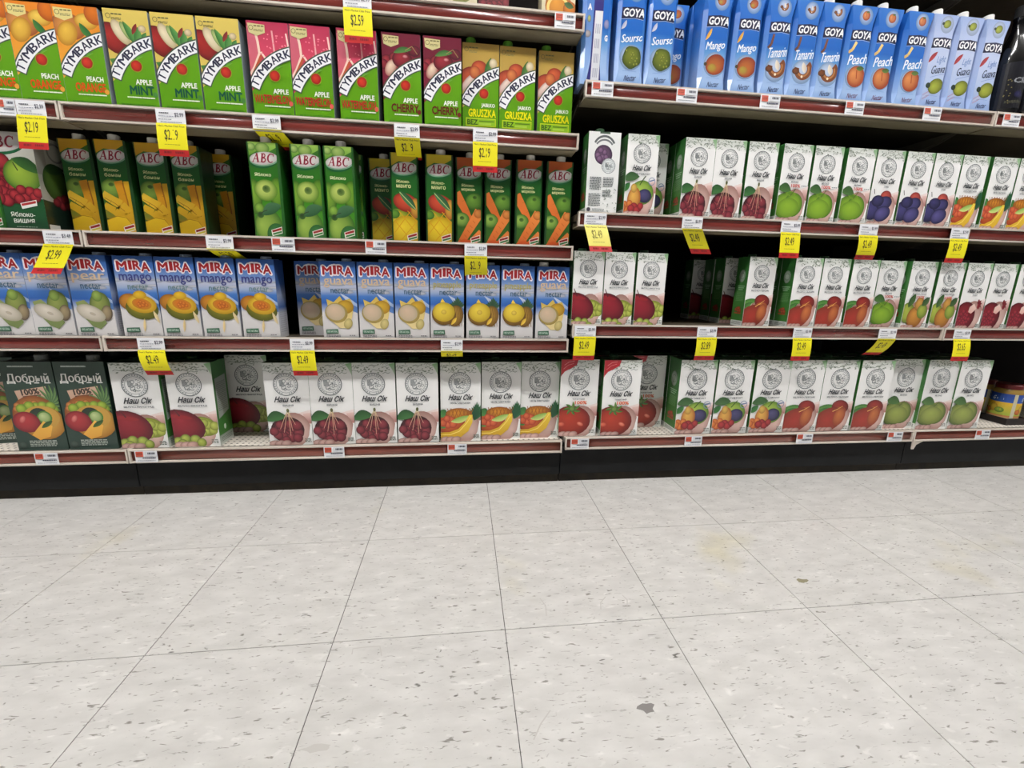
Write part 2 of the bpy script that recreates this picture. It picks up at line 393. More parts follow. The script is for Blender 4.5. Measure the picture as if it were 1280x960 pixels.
def pour_pack(W, H, fruit, seed):
    """white juice carton: leaf border, round emblem, name, fruit held in a hand"""
    a = Art(W, H); big = H/W < 2.2
    a.rect(0, 0, 100, 100, WHITE)
    vines(a, seed)
    if fruit != 'tomatoes': a.poly([(86, 1.5), (100, 0), (100, 15), (94, 8)], (120, 168, 112), (196, 214, 190))
    else: a.poly([(0, 0), (44, 0), (40, 7), (26, 11), (10, 15), (2, 20), (0, 22)], (168, 32, 44), (186, 44, 52)); a.line([(8, 7), (20, 3), (34, 2)], 1.6, (214, 120, 120)); a.line([(6, 12), (18, 7), (32, 5)], 1.2, (214, 120, 120))
    cy = 25.5 if big else 23
    emblem(a, 48, cy, 27)
    t0 = 39.5 if big else 36.5
    a.txt('Наш Сік', 19, t0, 82, t0+7.4, (44, 48, 54), .34, .034)
    sub = {'grapes': ('ЯБЛУКО-ВИНОГРАД', 18, 82), 'cherries': ('ВИШНЯ', 38, 62), 'tropical': ('МУЛЬТИВІТАМІН', 24, 74), 'tomatoes': ('ТОМАТНИЙ', 33, 65), 'mixed': ('МУЛЬТИФРУКТ', 20, 78), 'peaches': ('ЯБЛУКО-ПЕРСИК', 17, 83),
           'apples': ('ЯБЛУКО', 40, 62), 'apples100': ('ЯБЛУКО', 38, 64), 'plums': ('СЛИВА', 42, 60), 'pears100': ('ЯБЛУКО-ГРУША', 22, 78), 'pomegranates': ('ГРАНАТ', 42, 62)}[fruit]
    s0 = t0+10
    a.txt(sub[0], sub[1], s0, sub[2], s0+2.3, (84, 88, 92), 0, .03)
    if fruit in ('tomatoes', 'apples100', 'pears100'):
        a.txt('100%', 40, s0+3.8, 72, s0+8.2, (216, 96, 48) if fruit == 'tomatoes' else (196, 84, 74), 0, .03)
        if fruit != 'tomatoes': a.micro(76, s0+5.4, 96, s0+7.4, (120, 124, 128), 1, 3)
    Y = 58 if big else 54.5
    k = (100-Y)/42
    y = lambda v: Y+v*k
    # wrist and cupped hand
    a.poly([(60, y(4)), (80, y(1)), (100, y(-2)), (100, y(16)), (86, y(15)), (70, y(9))], (240, 226, 222), (206, 160, 150))
    a.poly([(82, y(3)), (100, y(2)), (100, y(15)), (92, y(14)), (84, y(9))], (228, 196, 188), (164, 104, 98))
    a.ell(59, y(23), 39, 42*k*(1.05 if big else 1.2), (226, 190, 180), (196, 146, 134), hl=(.5, .3))
    a.poly([(84, y(38)), (92, y(30)), (97, y(15.5)), (100, y(15)), (100, 100), (74, 100)], (242, 241, 238), (232, 233, 230))
    nv = len(a.V); a.clip = False
    if fruit == 'grapes':
        a.ell(70, y(16), 30, 22, (196, 206, 84), (140, 158, 48), 20)
        cluster(a, 74, y(18), 20, 7*k, 10, 9, (204, 212, 98), (146, 160, 52), 3)
        a.ell(24, y(15), 50, 37, (160, 38, 52), (98, 18, 34), 18, hl=(-.1, -.35))
        a.ell(22, y(5), 26, 5, (160, 36, 44), (178, 44, 52), 8); a.line([(22, y(4)), (17, y(0)), (12, y(-4))], 3.4, (88, 34, 38), 2)
        cluster(a, 36, y(33), 34, 3.6*k, 12, 8, (196, 210, 96), (116, 140, 46), 5)
    elif fruit == 'cherries':
        a.ell(46, y(21), 37, 31*k, (84, 26, 34), (70, 22, 30))
        a.leaf(0, y(10), 46, y(5), 24, (64, 116, 60), (34, 76, 38), -6)
        cluster(a, 45, y(23), 30, 11*k, 11.5, 19, (158, 60, 72), (88, 22, 36), 4)
        for q in ((30, 20), (38, 24), (57, 22), (64, 15), (52, 28)): a.line([(50, y(-2)), (50+(q[0]-50)*.4, y(6)), (q[0], y(q[1]))], 1.5, (206, 196, 150), 1.0, (222, 160, 140))
        a.ell(50, y(-1.5), 3, 4.5, (110, 116, 66), (82, 84, 44))
    elif fruit == 'tropical':
        a.ell(28, y(17), 34, 30, (226, 112, 48), (186, 66, 34)); a.leaf(0, y(2), 18, y(8), 22, (84, 148, 74), (46, 106, 52)); a.leaf(0, y(22), 20, y(17), 16, (92, 152, 74), (46, 110, 56))
        for i in range(9): a.leaf(84, y(14), 74+i*4.2, y(-9+abs(i-4)*2.2), 7, (48, 110, 62), (22, 72, 48), 2)
        a.ell(47, y(6), 32, 15, (226, 148, 40), (168, 90, 24))
        for i in range(7):
            a.line([(20+i*9, y(-1)), (28+i*9, y(12))], 1.4, (150, 84, 24)); a.line([(28+i*9, y(-1)), (18+i*9, y(12))], 1.4, (150, 84, 24))
        cluster(a, 22, y(16), 16, 5*k, 9, 7, (236, 120, 72), (206, 60, 44), 6, .05)
        a.leaf(28, y(15), 72, y(8), 15, (208, 220, 132), (128, 174, 74), 3)
        a.poly([(0, y(28)), (24, y(28)), (46, y(24)), (62, y(16)), (72, y(7)), (80, y(7)), (80, y(16)), (70, y(27)), (50, y(35)), (20, y(37)), (0, y(36))], (240, 206, 66), (206, 158, 34))
        a.line([(0, y(31)), (26, y(31)), (48, y(27)), (66, y(17)), (76, y(9))], 1.6, (250, 226, 120))
    elif fruit == 'tomatoes':
        a.ell(34, y(20), 50, 39*k, (196, 62, 38), (128, 24, 18), hl=(-.15, -.2))
        a.ell(58, y(24), 9, 5, (246, 150, 122), (214, 74, 50), 24); a.ell(10, y(24), 9, 6, (238, 128, 98), (206, 60, 42))
        for i in range(7):
            t = math.radians(i*51+20); a.leaf(36, y(5), 36+24*math.cos(t), y(5)+17*math.sin(t)*a.k, 6, (92, 138, 52), (44, 92, 34), 2)
        a.ell(36, y(5), 8, 7, (130, 160, 78), (64, 104, 44)); a.line([(36, y(4)), (38, y(-4))], 3, (100, 130, 60))
    elif fruit == 'mixed':
        a.ell(58, y(12), 33, 30, (176, 204, 84), (98, 148, 44), hl=(-.2, -.3)); a.line([(50, y(5)), (58, y(0)), (66, y(-4))], 2.4, (48, 74, 26))
        a.leaf(2, y(0), 48, y(-3), 22, (72, 110, 62), (46, 84, 44), -4); a.leaf(0, y(12), 22, y(3), 16, (60, 124, 56), (34, 92, 44))
        a.ell(66, y(15), 20, 17, (84, 80, 128), (34, 32, 66))
        a.ell(36, y(18), 19, 28, (240, 186, 88), (198, 104, 44), 6); a.ell(34, y(8), 9, 11, (232, 196, 96), (212, 150, 66))
        cluster(a, 16, y(26), 14, 5*k, 10, 6, (240, 148, 70), (204, 84, 40), 8)
        cluster(a, 46, y(27), 18, 3*k, 10, 5, (196, 62, 64), (126, 26, 40), 9)
        a.ring(84, y(1), 9, 1.6, (120, 138, 172), 22); a.line([(77, y(1)), (91, y(-.5))], 3, (110, 130, 168))
    elif fruit == 'peaches':
        a.leaf(-6, y(9), 52, y(5), 15, (104, 154, 70), (52, 110, 44), -2); a.leaf(-10, y(19), 34, y(7), 15, (88, 142, 62), (46, 100, 44), -2)
        a.ell(64, y(6), 25, 19, (166, 48, 40), (110, 24, 28), 10); a.ell(62, y(13), 22, 16, (214, 132, 58), (176, 76, 44), -8)
        a.ell(36, y(23), 46, 32, (176, 56, 44), (150, 58, 38), -22, hl=(-.05, .0)); a.ell(66, y(19), 17, 26, (206, 118, 62), (172, 72, 46), 14)
        a.line([(44, y(12)), (58, y(9)), (72, y(5))], 2.0, (246, 196, 108), .8)
    elif fruit in ('apples', 'apples100'):
        g1, g2 = ((164, 176, 84), (88, 112, 40)) if fruit == 'apples' else ((148, 190, 50), (86, 136, 30))
        a.ell(34, y(18), 38, 33, g1, g2, hl=(-.1, -.25)); a.ell(58, y(17), 30, 31, g1, g2, hl=(.0, -.3))
        a.ell(46, y(6), 16, 6, g2, g1, 4); a.ell(44, y(20), 34, 25, g1, tuple((p+2*q)//3 for p, q in zip(g2, g1)), hl=(-.1, -.3))
        a.line([(46, y(8)), (54, y(4)), (60, y(1))], 2.6, (86, 94, 44)); a.leaf(4, y(1), 46, y(3), 24, (76, 116, 56), (48, 84, 40), -5)
    elif fruit == 'plums':
        a.ell(58, y(4), 18, 15, (206, 90, 74), (150, 40, 50)); a.ell(24, y(18), 32, 26, (70, 66, 122), (32, 28, 66), -30)
        a.ell(56, y(11), 26, 18, (78, 74, 130), (34, 30, 70), -12); a.ell(34, y(9), 20, 15, (64, 60, 112), (30, 28, 64)); a.ell(56, y(22), 27, 20, (92, 86, 146), (38, 34, 80), -20); a.line([(20, y(2)), (16, y(-3))], 2, (60, 50, 40))
    elif fruit == 'pears100':
        a.ell(22, y(16), 24, 30, (184, 196, 78), (120, 146, 52)); a.leaf(22, y(10), 40, y(-6), 20, (76, 106, 52), (46, 80, 40))
        a.ell(52, y(21), 28, 32, (216, 150, 62), (160, 96, 36), 10); a.ell(60, y(6), 16, 20, (222, 168, 80), (178, 116, 46), 8); a.ell(74, y(14), 18, 22, (176, 190, 76), (112, 140, 50)); a.leaf(70, y(8), 92, y(-2), 20, (70, 100, 52), (44, 76, 40))
    elif fruit == 'pomegranates':
        a.ell(34, y(19), 38, 40*k, (150, 32, 44), (96, 14, 28)); cluster(a, 30, y(24), 24, 12*k, 7, 26, (178, 52, 66), (104, 18, 34), 12)
        a.poly([(46, y(8)), (60, y(4)), (72, y(10)), (56, y(16)), (44, y(14))], (236, 208, 196), (220, 170, 158))
        for i in range(5): a.leaf(74, y(5), 74+14*math.cos(i*.7-1.6), y(5)+16*math.sin(i*.7-1.6)*a.k, 8, (150, 40, 48), (96, 20, 32))
    # bring the fruit to its printed size, then trim it to the panel
    sx, sy, ox, oy = (1.04, 1.06, -2, 1.4) if big else (1.12, 1.2, -4, 4.0)
    V0, F0, C0 = a.V[nv:], [f for f in a.F if f[0] >= nv], a.C[nv:]
    a.V, a.F, a.C = a.V[:nv], [f for f in a.F if f[0] < nv], a.C[:nv]; a.clip = True
    for f in F0:
        q = [V0[i-nv] for i in f]
        a.tri([(44+(v[0]-44)*sx+ox, y(16)+(v[1]-y(16))*sy+oy) for v in q], [C0[i-nv] for i in f], q[0][2])
    # fingertips along the bottom
    for x in (10, 24, 38): a.ell(x, 97.5, 13, 8, SKIN, SKIND, -12)
    a.micro(82, 91.5, 97, 97, (110, 118, 110), 3, seed)
    return a
def pour_back(W, H):
    a = Art(W, H); a.rect(0, 0, 100, 100, (232, 233, 231)); a.rect(34, 0, 66, 2.2, (70, 92, 74))
    a.ring(50, 19, 33, 6, (96, 100, 102), 22, 205, 335); a.ring(50, 22, 30, 5, (116, 120, 122), 18, 215, 325)
    a.ell(48, 27, 28, None, (126, 96, 124), (70, 46, 78)); cluster(a, 44, 27, 18, 6, 9, 8, (150, 112, 148), (78, 50, 86), 2)
    a.ell(66, 40, 22, None, (226, 230, 230)); emblem(a, 66, 40, 21)
    a.micro(10, 54, 46, 70, (96, 102, 104), 8, 3); a.micro(52, 54, 84, 66, (96, 102, 104), 6, 4); a.micro(8, 74, 46, 90, (110, 116, 116), 8, 5); a.micro(52, 70, 78, 78, (96, 102, 104), 4, 6)
    rnd = random.Random(4)
    for i in range(26):
        x, y = rnd.uniform(56, 98), rnd.uniform(66, 98); a.leaf(x, y, x+rnd.uniform(-8, 8), y+rnd.uniform(-3, 3), 3.5, (120, 132, 120), (190, 196, 190))
    a.ell(10, 94, 6, None, (70, 66, 74)); a.micro(22, 93, 60, 96, (130, 134, 134), 2, 8)
    return a
def pour_side(D, H, left):
    a = Art(D, H)
    a.rect(0, 0, 100, 100, (46, 104, 46), (66, 122, 52))
    if left:
        a.ell(52, 27, 26, 34, (196, 208, 192), (150, 172, 148)); a.ring(52, 27, 17, 3, (110, 136, 108), 18)
        for i, (x0, x1) in enumerate(((24, 84), (30, 80), (34, 72))): a.rect(x0, 41+i*2.6, x1, 42.2+i*2.6, (150, 184, 146))
        a.micro(22, 50, 84, 64, (104, 148, 92), 8, 3)
        cluster(a, 52, 76, 20, 3, 11, 6, (190, 88, 58), (136, 48, 36), 3); a.rect(24, 80.5, 80, 82, (170, 60, 40))
        a.rect(0, 92, 100, 100, (224, 226, 220)); a.micro(10, 93.5, 92, 98.5, (120, 124, 118), 3, 9)
    else:
        a.poly([(12, 20), (88, 18), (88, 62), (12, 68)], (146, 152, 146), (168, 174, 166)); a.micro(18, 25, 82, 60, (116, 124, 116), 16, 4)
        a.ell(46, 80, 8, 11, (206, 220, 200)); a.rect(0, 88, 100, 100, (150, 160, 148), (196, 200, 192)); a.micro(12, 91, 90, 97, (110, 120, 108), 3, 2)
    return a
def kind_pack(W, H):
    """dark green carton with a heap of fruit"""
    a = Art(W, H); a.rect(0, 0, 100, 100, (40, 62, 50), (44, 66, 58))
    a.rect(15, 4.4, 64, 6.0, (150, 164, 154)); a.micro(15, 4.4, 64, 6.0, (190, 200, 192), 1, 2)
    a.txt('Добрый', 8, 12.5, 90, 25, (236, 236, 230), 0, .022)
    for x0, x1 in ((8, 22), (44, 52), (60, 70), (80, 92)): a.rect(x0, 22.6, x1, 23.7, (236, 236, 230))
    a.poly([(18, 32), (80, 27), (83, 41.5), (24, 46.5)], (206, 172, 150), (188, 150, 128))
    a.txt('100%', 30, 29.6, 66, 36.5, (52, 40, 32), 0, .04, -6); a.line([(32, 38.6), (68, 36.6)], 3, (90, 66, 52)); a.line([(40, 42), (62, 40.8)], 3, (90, 66, 52))
    for i in range(11): a.leaf(84, 47, 84+26*math.cos(math.radians(i*26-215)), 42+36*math.sin(math.radians(i*26-215))*a.k, 6, (116, 150, 88), (46, 84, 52), 3)
    a.ell(50, 60, 46, 46, (206, 132, 64), (160, 84, 36)); cluster(a, 42, 50, 32, 5, 8, 14, (222, 144, 74), (168, 88, 38), 7)
    cluster(a, 58, 52, 34, 4.5, 10, 18, (178, 204, 72), (112, 150, 38), 3)
    a.ell(62, 68, 43, 39, (240, 190, 86), (206, 138, 44)); a.ell(60, 62, 36, 27, (226, 166, 66), (236, 186, 84)); a.ell(56, 61, 20, None, (44, 62, 48), (40, 58, 46))
    a.ell(66, 62, 15, None, (206, 222, 156), (92, 150, 52)); a.ring(66, 62, 13.5, 3, (76, 128, 48), 20)
    a.ell(29, 67, 27, 24, (196, 62, 64), (146, 30, 46), 18); a.ell(22, 64, 6, 10, (236, 140, 132), (200, 60, 64), 30); a.poly([(34, 82), (62, 66), (78, 72), (70, 84), (48, 88)], (236, 184, 78), (222, 160, 60))
    a.leaf(56, 74, 80, 66, 10, (70, 104, 44), (40, 74, 36)); a.ell(12, 93.5, 8, None, (74, 92, 82), (60, 80, 70)); a.micro(26, 88.5, 80, 96, (180, 190, 180), 4, 5)
    return a
def tall_pack(W, H, fl):
    """green carton with an arched name banner (slim brick)"""
    a = Art(W, H); a.rect(0, 0, 100, 100, (98, 158, 8), (88, 150, 8))
    bgc = {'peach_orange': ((226, 130, 24), (232, 168, 60)), 'apple_mint': ((214, 190, 92), (206, 180, 90)), 'watermelon': ((158, 36, 70), (206, 70, 96)), 'cherry': ((106, 22, 46), (120, 30, 52)), 'pear': ((176, 142, 62), (196, 168, 92))}[fl]
    top = [(0, 0), (100, 0), (100, 32), (70, 38), (45, 46), (22, 58), (10, 68), (0, 72)]
    a.poly(top, *bgc); nv = len(a.V)
    if fl == 'peach_orange':
        a.ell(30, 26, 40, 36, (222, 150, 76), (188, 96, 44)); a.ell(26, 34, 22, 34, (246, 200, 76), (222, 152, 40), 14); a.ell(72, 18, 26, 22, (250, 214, 92), (232, 160, 40)); a.ell(94, 8, 24, 30, (226, 120, 22), (206, 96, 18))
        a.leaf(56, 20, 84, 40, 17, (66, 128, 54), (34, 96, 44), 3)
    elif fl == 'apple_mint':
        a.ell(16, 36, 28, 46, (178, 44, 38), (116, 22, 24), -24); a.ell(34, 28, 15, 36, (244, 230, 196), (222, 200, 150), -24); a.ell(46, 26, 8, 26, (190, 206, 130), (130, 164, 84), -22)
        a.poly([(0, 62), (24, 60), (40, 54), (30, 62), (8, 72)], (58, 112, 50), (76, 130, 56))
        for q in ((66, 44, 42, 14), (66, 44, 92, 26), (66, 46, 48, 46), (66, 46, 96, 44), (66, 42, 74, 20)): a.leaf(q[0], q[1], q[2], q[3], 17, (98, 158, 78), (44, 104, 46), 2)
        a.leaf(60, 30, 72, 16, 10, (150, 52, 44), (110, 34, 34)); a.ell(92, 40, 15, 16, (240, 196, 84), (214, 164, 60)); a.ell(84, 22, 9, 10, (236, 216, 178), (206, 180, 130))
    elif fl == 'watermelon':
        a.poly([(0, 0), (100, 0), (100, 44), (64, 44), (40, 42), (28, 34), (20, 12)], (176, 46, 80), (214, 74, 100))
        a.poly([(0, 6), (16, 8), (24, 22), (24, 40), (10, 56), (0, 60)], (196, 96, 116), (206, 96, 110))
        a.line([(19, 10), (24, 24), (26, 38), (12, 54), (0, 64)], 6, (240, 208, 190)); a.line([(30, 36), (44, 47), (66, 48), (88, 44), (100, 42)], 5, (242, 214, 196)); a.line([(60, 10), (62, 28), (63, 46)], 4, (232, 170, 170)); a.line([(94, 12), (98, 30), (99, 42)], 4, (240, 210, 200))
        a.line([(0, 70), (12, 58), (30, 40)], 6, (186, 84, 50))
        rnd = random.Random(3)
        for i in range(26): a.ell(rnd.uniform(32, 92), rnd.uniform(14, 42), 2.0, None, (236, 130, 146), n=8)
    elif fl == 'cherry':
        cluster(a, 22, 40, 26, 12, 17, 6, (170, 54, 66), (92, 16, 32), 4); a.ell(22, 46, 14, 26, (246, 224, 196), (206, 120, 110), 18); a.ell(52, 34, 26, None, (168, 48, 60), (88, 14, 30)); a.ell(60, 30, 7, 5, (230, 160, 160), (170, 60, 70)); a.ell(84, 22, 16, None, (122, 34, 52), (84, 18, 38))
        a.leaf(30, 26, 78, 20, 17, (86, 138, 66), (50, 96, 46), -4); a.line([(60, 22), (78, 16), (92, 26)], 2, (150, 130, 80))
    else:
        a.ell(14, 48, 26, 38, (206, 92, 58), (140, 36, 34), 34); a.ell(16, 54, 11, 32, (248, 226, 214), (226, 180, 166), 34); a.ell(46, 34, 22, 24, (222, 106, 62), (170, 48, 38)); a.ell(34, 40, 15, 20, (228, 140, 78), (196, 74, 50))
        a.leaf(62, 46, 78, 18, 16, (92, 136, 64), (50, 94, 44)); a.ell(94, 34, 12, 24, (246, 206, 90), (220, 164, 50)); a.ell(84, 26, 11, 15, (246, 232, 200), (222, 198, 150))
    for i in range(nv, len(a.V)): a.V[i] = (a.V[i][0], a.V[i][1]*(.80 if fl != 'watermelon' else .86), a.V[i][2])
    tagc = (206, 196, 140) if fl in ('watermelon', 'cherry') else (222, 206, 134)
    if fl != 'pear' and fl != 'apple_mint': a.poly([(3, 2.5), (44, 3.5), (44, 11.5), (24, 15), (5, 12)], tagc)
    a.micro(18, 4.4, 42, 6.8, (110, 104, 60), 1, 5); a.ring(11, 7, 5, 1.4, (110, 104, 60), 14); a.micro(17, 8.4, 40, 11, (130, 122, 76), 2, 2)
    # arched banner: circle centre lower right
    cx, cy, R = 136.7, 92.6, 141.7
    k = a.k; th = 25
    pt = lambda r, t: (cx+r*math.cos(t), cy+r*math.sin(t)*k)
    z0, z1 = math.radians(202.5), math.radians(258)
    n = 16
    for (ra, rb, c, e0) in ((R-th/2-3.5, R+th/2+3, (66, 84, 66), .02), (R-th/2-1, R+th/2, (238, 238, 240), 0.0)):
        z = a.up()
        for i in range(n):
            ta, tb = z0-e0+(z1-z0+e0)*i/n, z0-e0+(z1-z0+e0)*(i+1)/n
            q = [pt(ra, ta), pt(rb, ta), pt(rb, tb), pt(ra, tb)]; c_ = [lin(c)]*3
            a.tri([q[0], q[1], q[2]], c_, z); a.tri([q[0], q[2], q[3]], c_, z)
    z = a.up(); navy = lin((26, 30, 62)); word = 'TYMBARK'
    wd = {'T': .9, 'Y': .95, 'M': 1.25, 'B': 1.0, 'A': 1.05, 'R': 1.0, 'K': 1.0}
    tot = sum(wd[c] for c in word)+.12*6; t = z0+math.radians(1.4); span = (z1-z0)-math.radians(3.6)
    for ch in word:
        V, T = glyphs(ch); xs = [v[0] for v in V]; ys = [v[1] for v in V]
        dt = span*wd[ch]/tot
        def P(v, t=t, dt=dt, xs=xs, ys=ys):
            u = (v[0]-min(xs))/(max(xs)-min(xs)); q = (v[1]-min(ys))/(max(ys)-min(ys))
            return pt(R-th*.36+q*th*.74, t+dt*u)
        for ex in (-.022, .022):
            for tr in T: a.tri([P((V[i][0]+ex, V[i][1])) for i in tr], [navy]*3, z+(.6 if ex > 0 else 0))
        t += dt+span*.12/tot
    a.up()
    a.ell(59, 55, 12.5, None, (222, 60, 40), (176, 28, 22), wob=.04); a.ring(59, 55, 13.5, 2, (140, 150, 40), 22); a.leaf(58, 49.5, 78, 44.5, 6, (120, 176, 60), (70, 140, 40), -2)
    w1, w2, c2, x0 = {'peach_orange': ('PEACH', 'ORANGE', (214, 74, 14), 24), 'apple_mint': ('APPLE', 'MINT', (10, 82, 62), 36), 'watermelon': ('APPLE', 'WATERMELON', (176, 36, 32), 4), 'cherry': ('APPLE', 'CHERRY', (98, 18, 22), 20), 'pear': ('JABŁKO', 'GRUSZKA', (234, 226, 10), 16)}[fl]
    u = -2.6 if fl == 'pear' else 0
    a.txt(w1, 52, 68.5+u, 90, 74+u, (240, 242, 232), 0, .03); a.txt(w2, x0, 75.2+u, 93, 84.5+u, c2, 0, .03)
    if fl == 'pear':
        a.rect(9, 83.2, 93, 92.6, (206, 216, 40)); a.rect(10.5, 84, 91.5, 91.9, (142, 190, 34)); a.txt('BEZ', 13, 84.9, 42, 91, (50, 82, 22), 0, .03); a.rect(46, 85.8, 88, 87.2, (90, 128, 30)); a.rect(46, 88.4, 80, 91, (170, 206, 70))
    else:
        a.micro(28, 86.6, 92, 89, (226, 236, 210), 1, 4); a.micro(30, 86.8, 92, 88.4, (226, 236, 210), 1, 9); a.micro(12, 94, 92, 98, (62, 124, 26), 3, 6)
        if fl != 'pear': a.ell(94, 83.5, 5, 6, {'peach_orange': (226, 160, 60), 'apple_mint': (70, 130, 60), 'watermelon': (214, 90, 80), 'cherry': (110, 30, 30)}[fl])
    return a
def beach_pack(W, H, fl):
    """blue nectar carton with a beach scene"""
    a = Art(W, H)
    a.grad([(0, (34, 78, 148)), (12, (56, 102, 172)), (23, (112, 142, 194)), (31, (184, 188, 206)), (38, (150, 168, 202)), (44, (66, 116, 188)), (53, (42, 94, 172)), (61, (150, 164, 196)), (66, (212, 208, 208)), (100, (206, 203, 202))])
    rnd = random.Random(5)
    for i in range(6): a.ell(rnd.uniform(-5, 105), rnd.uniform(26, 40), rnd.uniform(16, 30), rnd.uniform(3, 6), (206, 206, 214), (176, 186, 208))
    a.poly([(52, 40), (74, 45), (100, 54), (100, 58), (70, 50)], (196, 204, 220), (150, 172, 208)); a.poly([(62, 52), (100, 58), (100, 66), (70, 60)], (62, 104, 170), (90, 126, 182))
    L = [('M', 9, 34, .3), ('I', 39, 46, -.7), ('R', 50, 68, -.6), ('A', 70, 91, 1.0)]
    for ch, x0, x1, dy in L: a._txt(ch, x0-2.4, 5.0+dy, x1+2.4, 18+dy, (238, 232, 236), 0, .085, 0, .03)
    for ch, x0, x1, dy in L: a._txt(ch, x0-.6, 6+dy, x1+.6, 17+dy, (150, 22, 28), 0, .035, 0, .03)
    nm, c = {'mangoes': ('mango', (58, 62, 128)), 'guavas': ('guava', (214, 186, 150)), 'pineapples': ('pineapple', (182, 170, 92)), 'pears': ('pear', (216, 190, 158))}[fl]
    a.txt(nm, 10, 21.5, 92, 33.5, c, 0, .012); a.txt('nectar', 28, 34, 80, 40.5, (52, 92, 116) if fl != 'mangoes' else (96, 130, 132), 0, .004)
    if fl == 'mangoes':
        a.ell(30, 56, 30, 24, (214, 142, 42), (168, 104, 30), 10); a.ell(56, 64, 42, 30, (140, 132, 32), (96, 102, 26), 8)
        a.ell(57, 58, 38, 25, (246, 206, 60), (226, 172, 30), 8); a.ell(55, 47, 17, 12, (240, 196, 46), (226, 170, 32), 0); a.ell(57, 58, 25, 15, (222, 112, 30), (232, 154, 40), 10); cluster(a, 58, 58, 14, 3, 5, 8, (236, 140, 50), (196, 84, 22), 5)
        a.leaf(58, 76, 54, 93, 7, (232, 206, 150), (206, 182, 130))
        a.leaf(84, 66, 96, 82, 9, (226, 206, 160), (206, 186, 140))
    elif fl == 'guavas':
        a.poly([(14, 48), (34, 52), (52, 44), (60, 50), (80, 47), (90, 56), (84, 72), (70, 86), (48, 86), (24, 76)], (206, 176, 70), (226, 206, 150)); a.ell(66, 58, 24, 20, (222, 178, 52), (196, 146, 40)); a.ell(40, 66, 32, 29, (206, 190, 120), (188, 160, 80), 14); a.ell(38, 65, 27, 24, (226, 196, 168), (226, 206, 172), 14); a.ell(72, 80, 12, 16, (226, 208, 140), (206, 186, 110), 20)
    elif fl == 'pineapples':
        for i in range(9): a.leaf(80, 57, 58+i*5.5, 42+abs(i-4)*2.4, 8, (70, 104, 72), (36, 70, 50), 2)
        a.ell(74, 68, 24, 32, (190, 148, 60), (124, 88, 36), 12)
        for i in range(5): a.line([(58+i*7, 56), (66+i*7, 82)], 1.3, (130, 92, 36)); a.line([(66+i*7, 56), (56+i*7, 82)], 1.3, (130, 92, 36))
        a.ell(40, 66, 36, 33, (176, 132, 44), (120, 84, 30)); a.ell(40, 63, 33, 29, (248, 220, 76), (226, 186, 44)); a.poly([(30, 50), (36, 45), (44, 50)], (236, 200, 70)); a.ell(40, 63, 8, 7, (238, 206, 90), (232, 190, 60)); a.leaf(62, 80, 78, 70, 10, (238, 204, 80), (206, 160, 50))
    else:
        a.ell(68, 60, 26, 36, (152, 164, 84), (100, 120, 56), 8); a.ell(64, 49, 13, 15, (158, 184, 88), (116, 146, 62)); a.ell(82, 70, 14, 22, (176, 158, 120), (110, 92, 76), 10)
        a.poly([(8, 57), (30, 54), (60, 68), (78, 82), (60, 90), (40, 86), (18, 72)], (140, 152, 92), (112, 128, 76)); a.ell(42, 70, 37, 21, (232, 222, 208), (206, 196, 172), 24); a.ell(46, 71, 8, 4, (196, 182, 160), (220, 208, 190), 24)
    a.poly([(8, 88), (42, 87.2), (43, 93.2), (8, 93.6)], (58, 104, 78), (44, 88, 66)); a.txt('100% NATURAL', 11, 89, 40, 92, (196, 214, 200), 0, .02)
    a.micro(8, 95, 48, 98.6, (120, 116, 120), 2, 3); a.micro(74, 95, 90, 97, (110, 106, 110), 1, 4)
    return a
def beach_side(D, H):
    a = Art(D, H); a.grad([(0, (30, 62, 122)), (30, (50, 86, 146)), (45, (150, 162, 190)), (60, (60, 96, 156)), (68, (180, 182, 194)), (100, (200, 198, 198))])
    a.micro(16, 66, 88, 94, (160, 161, 168), 10, 5)
    return a
def serif_name(a, x0, y0, x1, y1, c):
    """slanted serif capitals A B C"""
    S_ = (x1-x0)/3.25
    P = lambda u, v: (x0+(u+.2*v)*S_, y1-v*(y1-y0))
    L = lambda pts, w0, w1=None: a.line([P(*q) for q in pts], w0*S_, c, None if w1 is None else w1*S_)
    arc = lambda cx, cy, rx, ry, t0, t1: [(cx+rx*math.cos(math.radians(t0+(t1-t0)*i/12)), cy+ry*math.sin(math.radians(t0+(t1-t0)*i/12))) for i in range(13)]
    L([(.06, 0), (.56, 1)], .10); L([(.52, 1), (.82, 0)], .24); L([(.24, .34), (.72, .34)], .09); L([(-.08, .03), (.28, .03)], .07); L([(.6, .03), (1.04, .03)], .07)
    L([(1.32, 0), (1.32, 1)], .23); L(arc(1.42, .75, .30, .22, 92, -92), .17); L(arc(1.45, .27, .38, .24, 92, -92), .19); L([(1.12, .97), (1.5, .97)], .07); L([(1.12, .03), (1.5, .03)], .07); L([(1.3, .52), (1.48, .52)], .07)
    L(arc(2.56, .5, .42, .47, 48, 180), .10, .25); L(arc(2.56, .5, .42, .47, 180, 312), .25, .09); L([(2.86, .98), (2.9, .68)], .10)
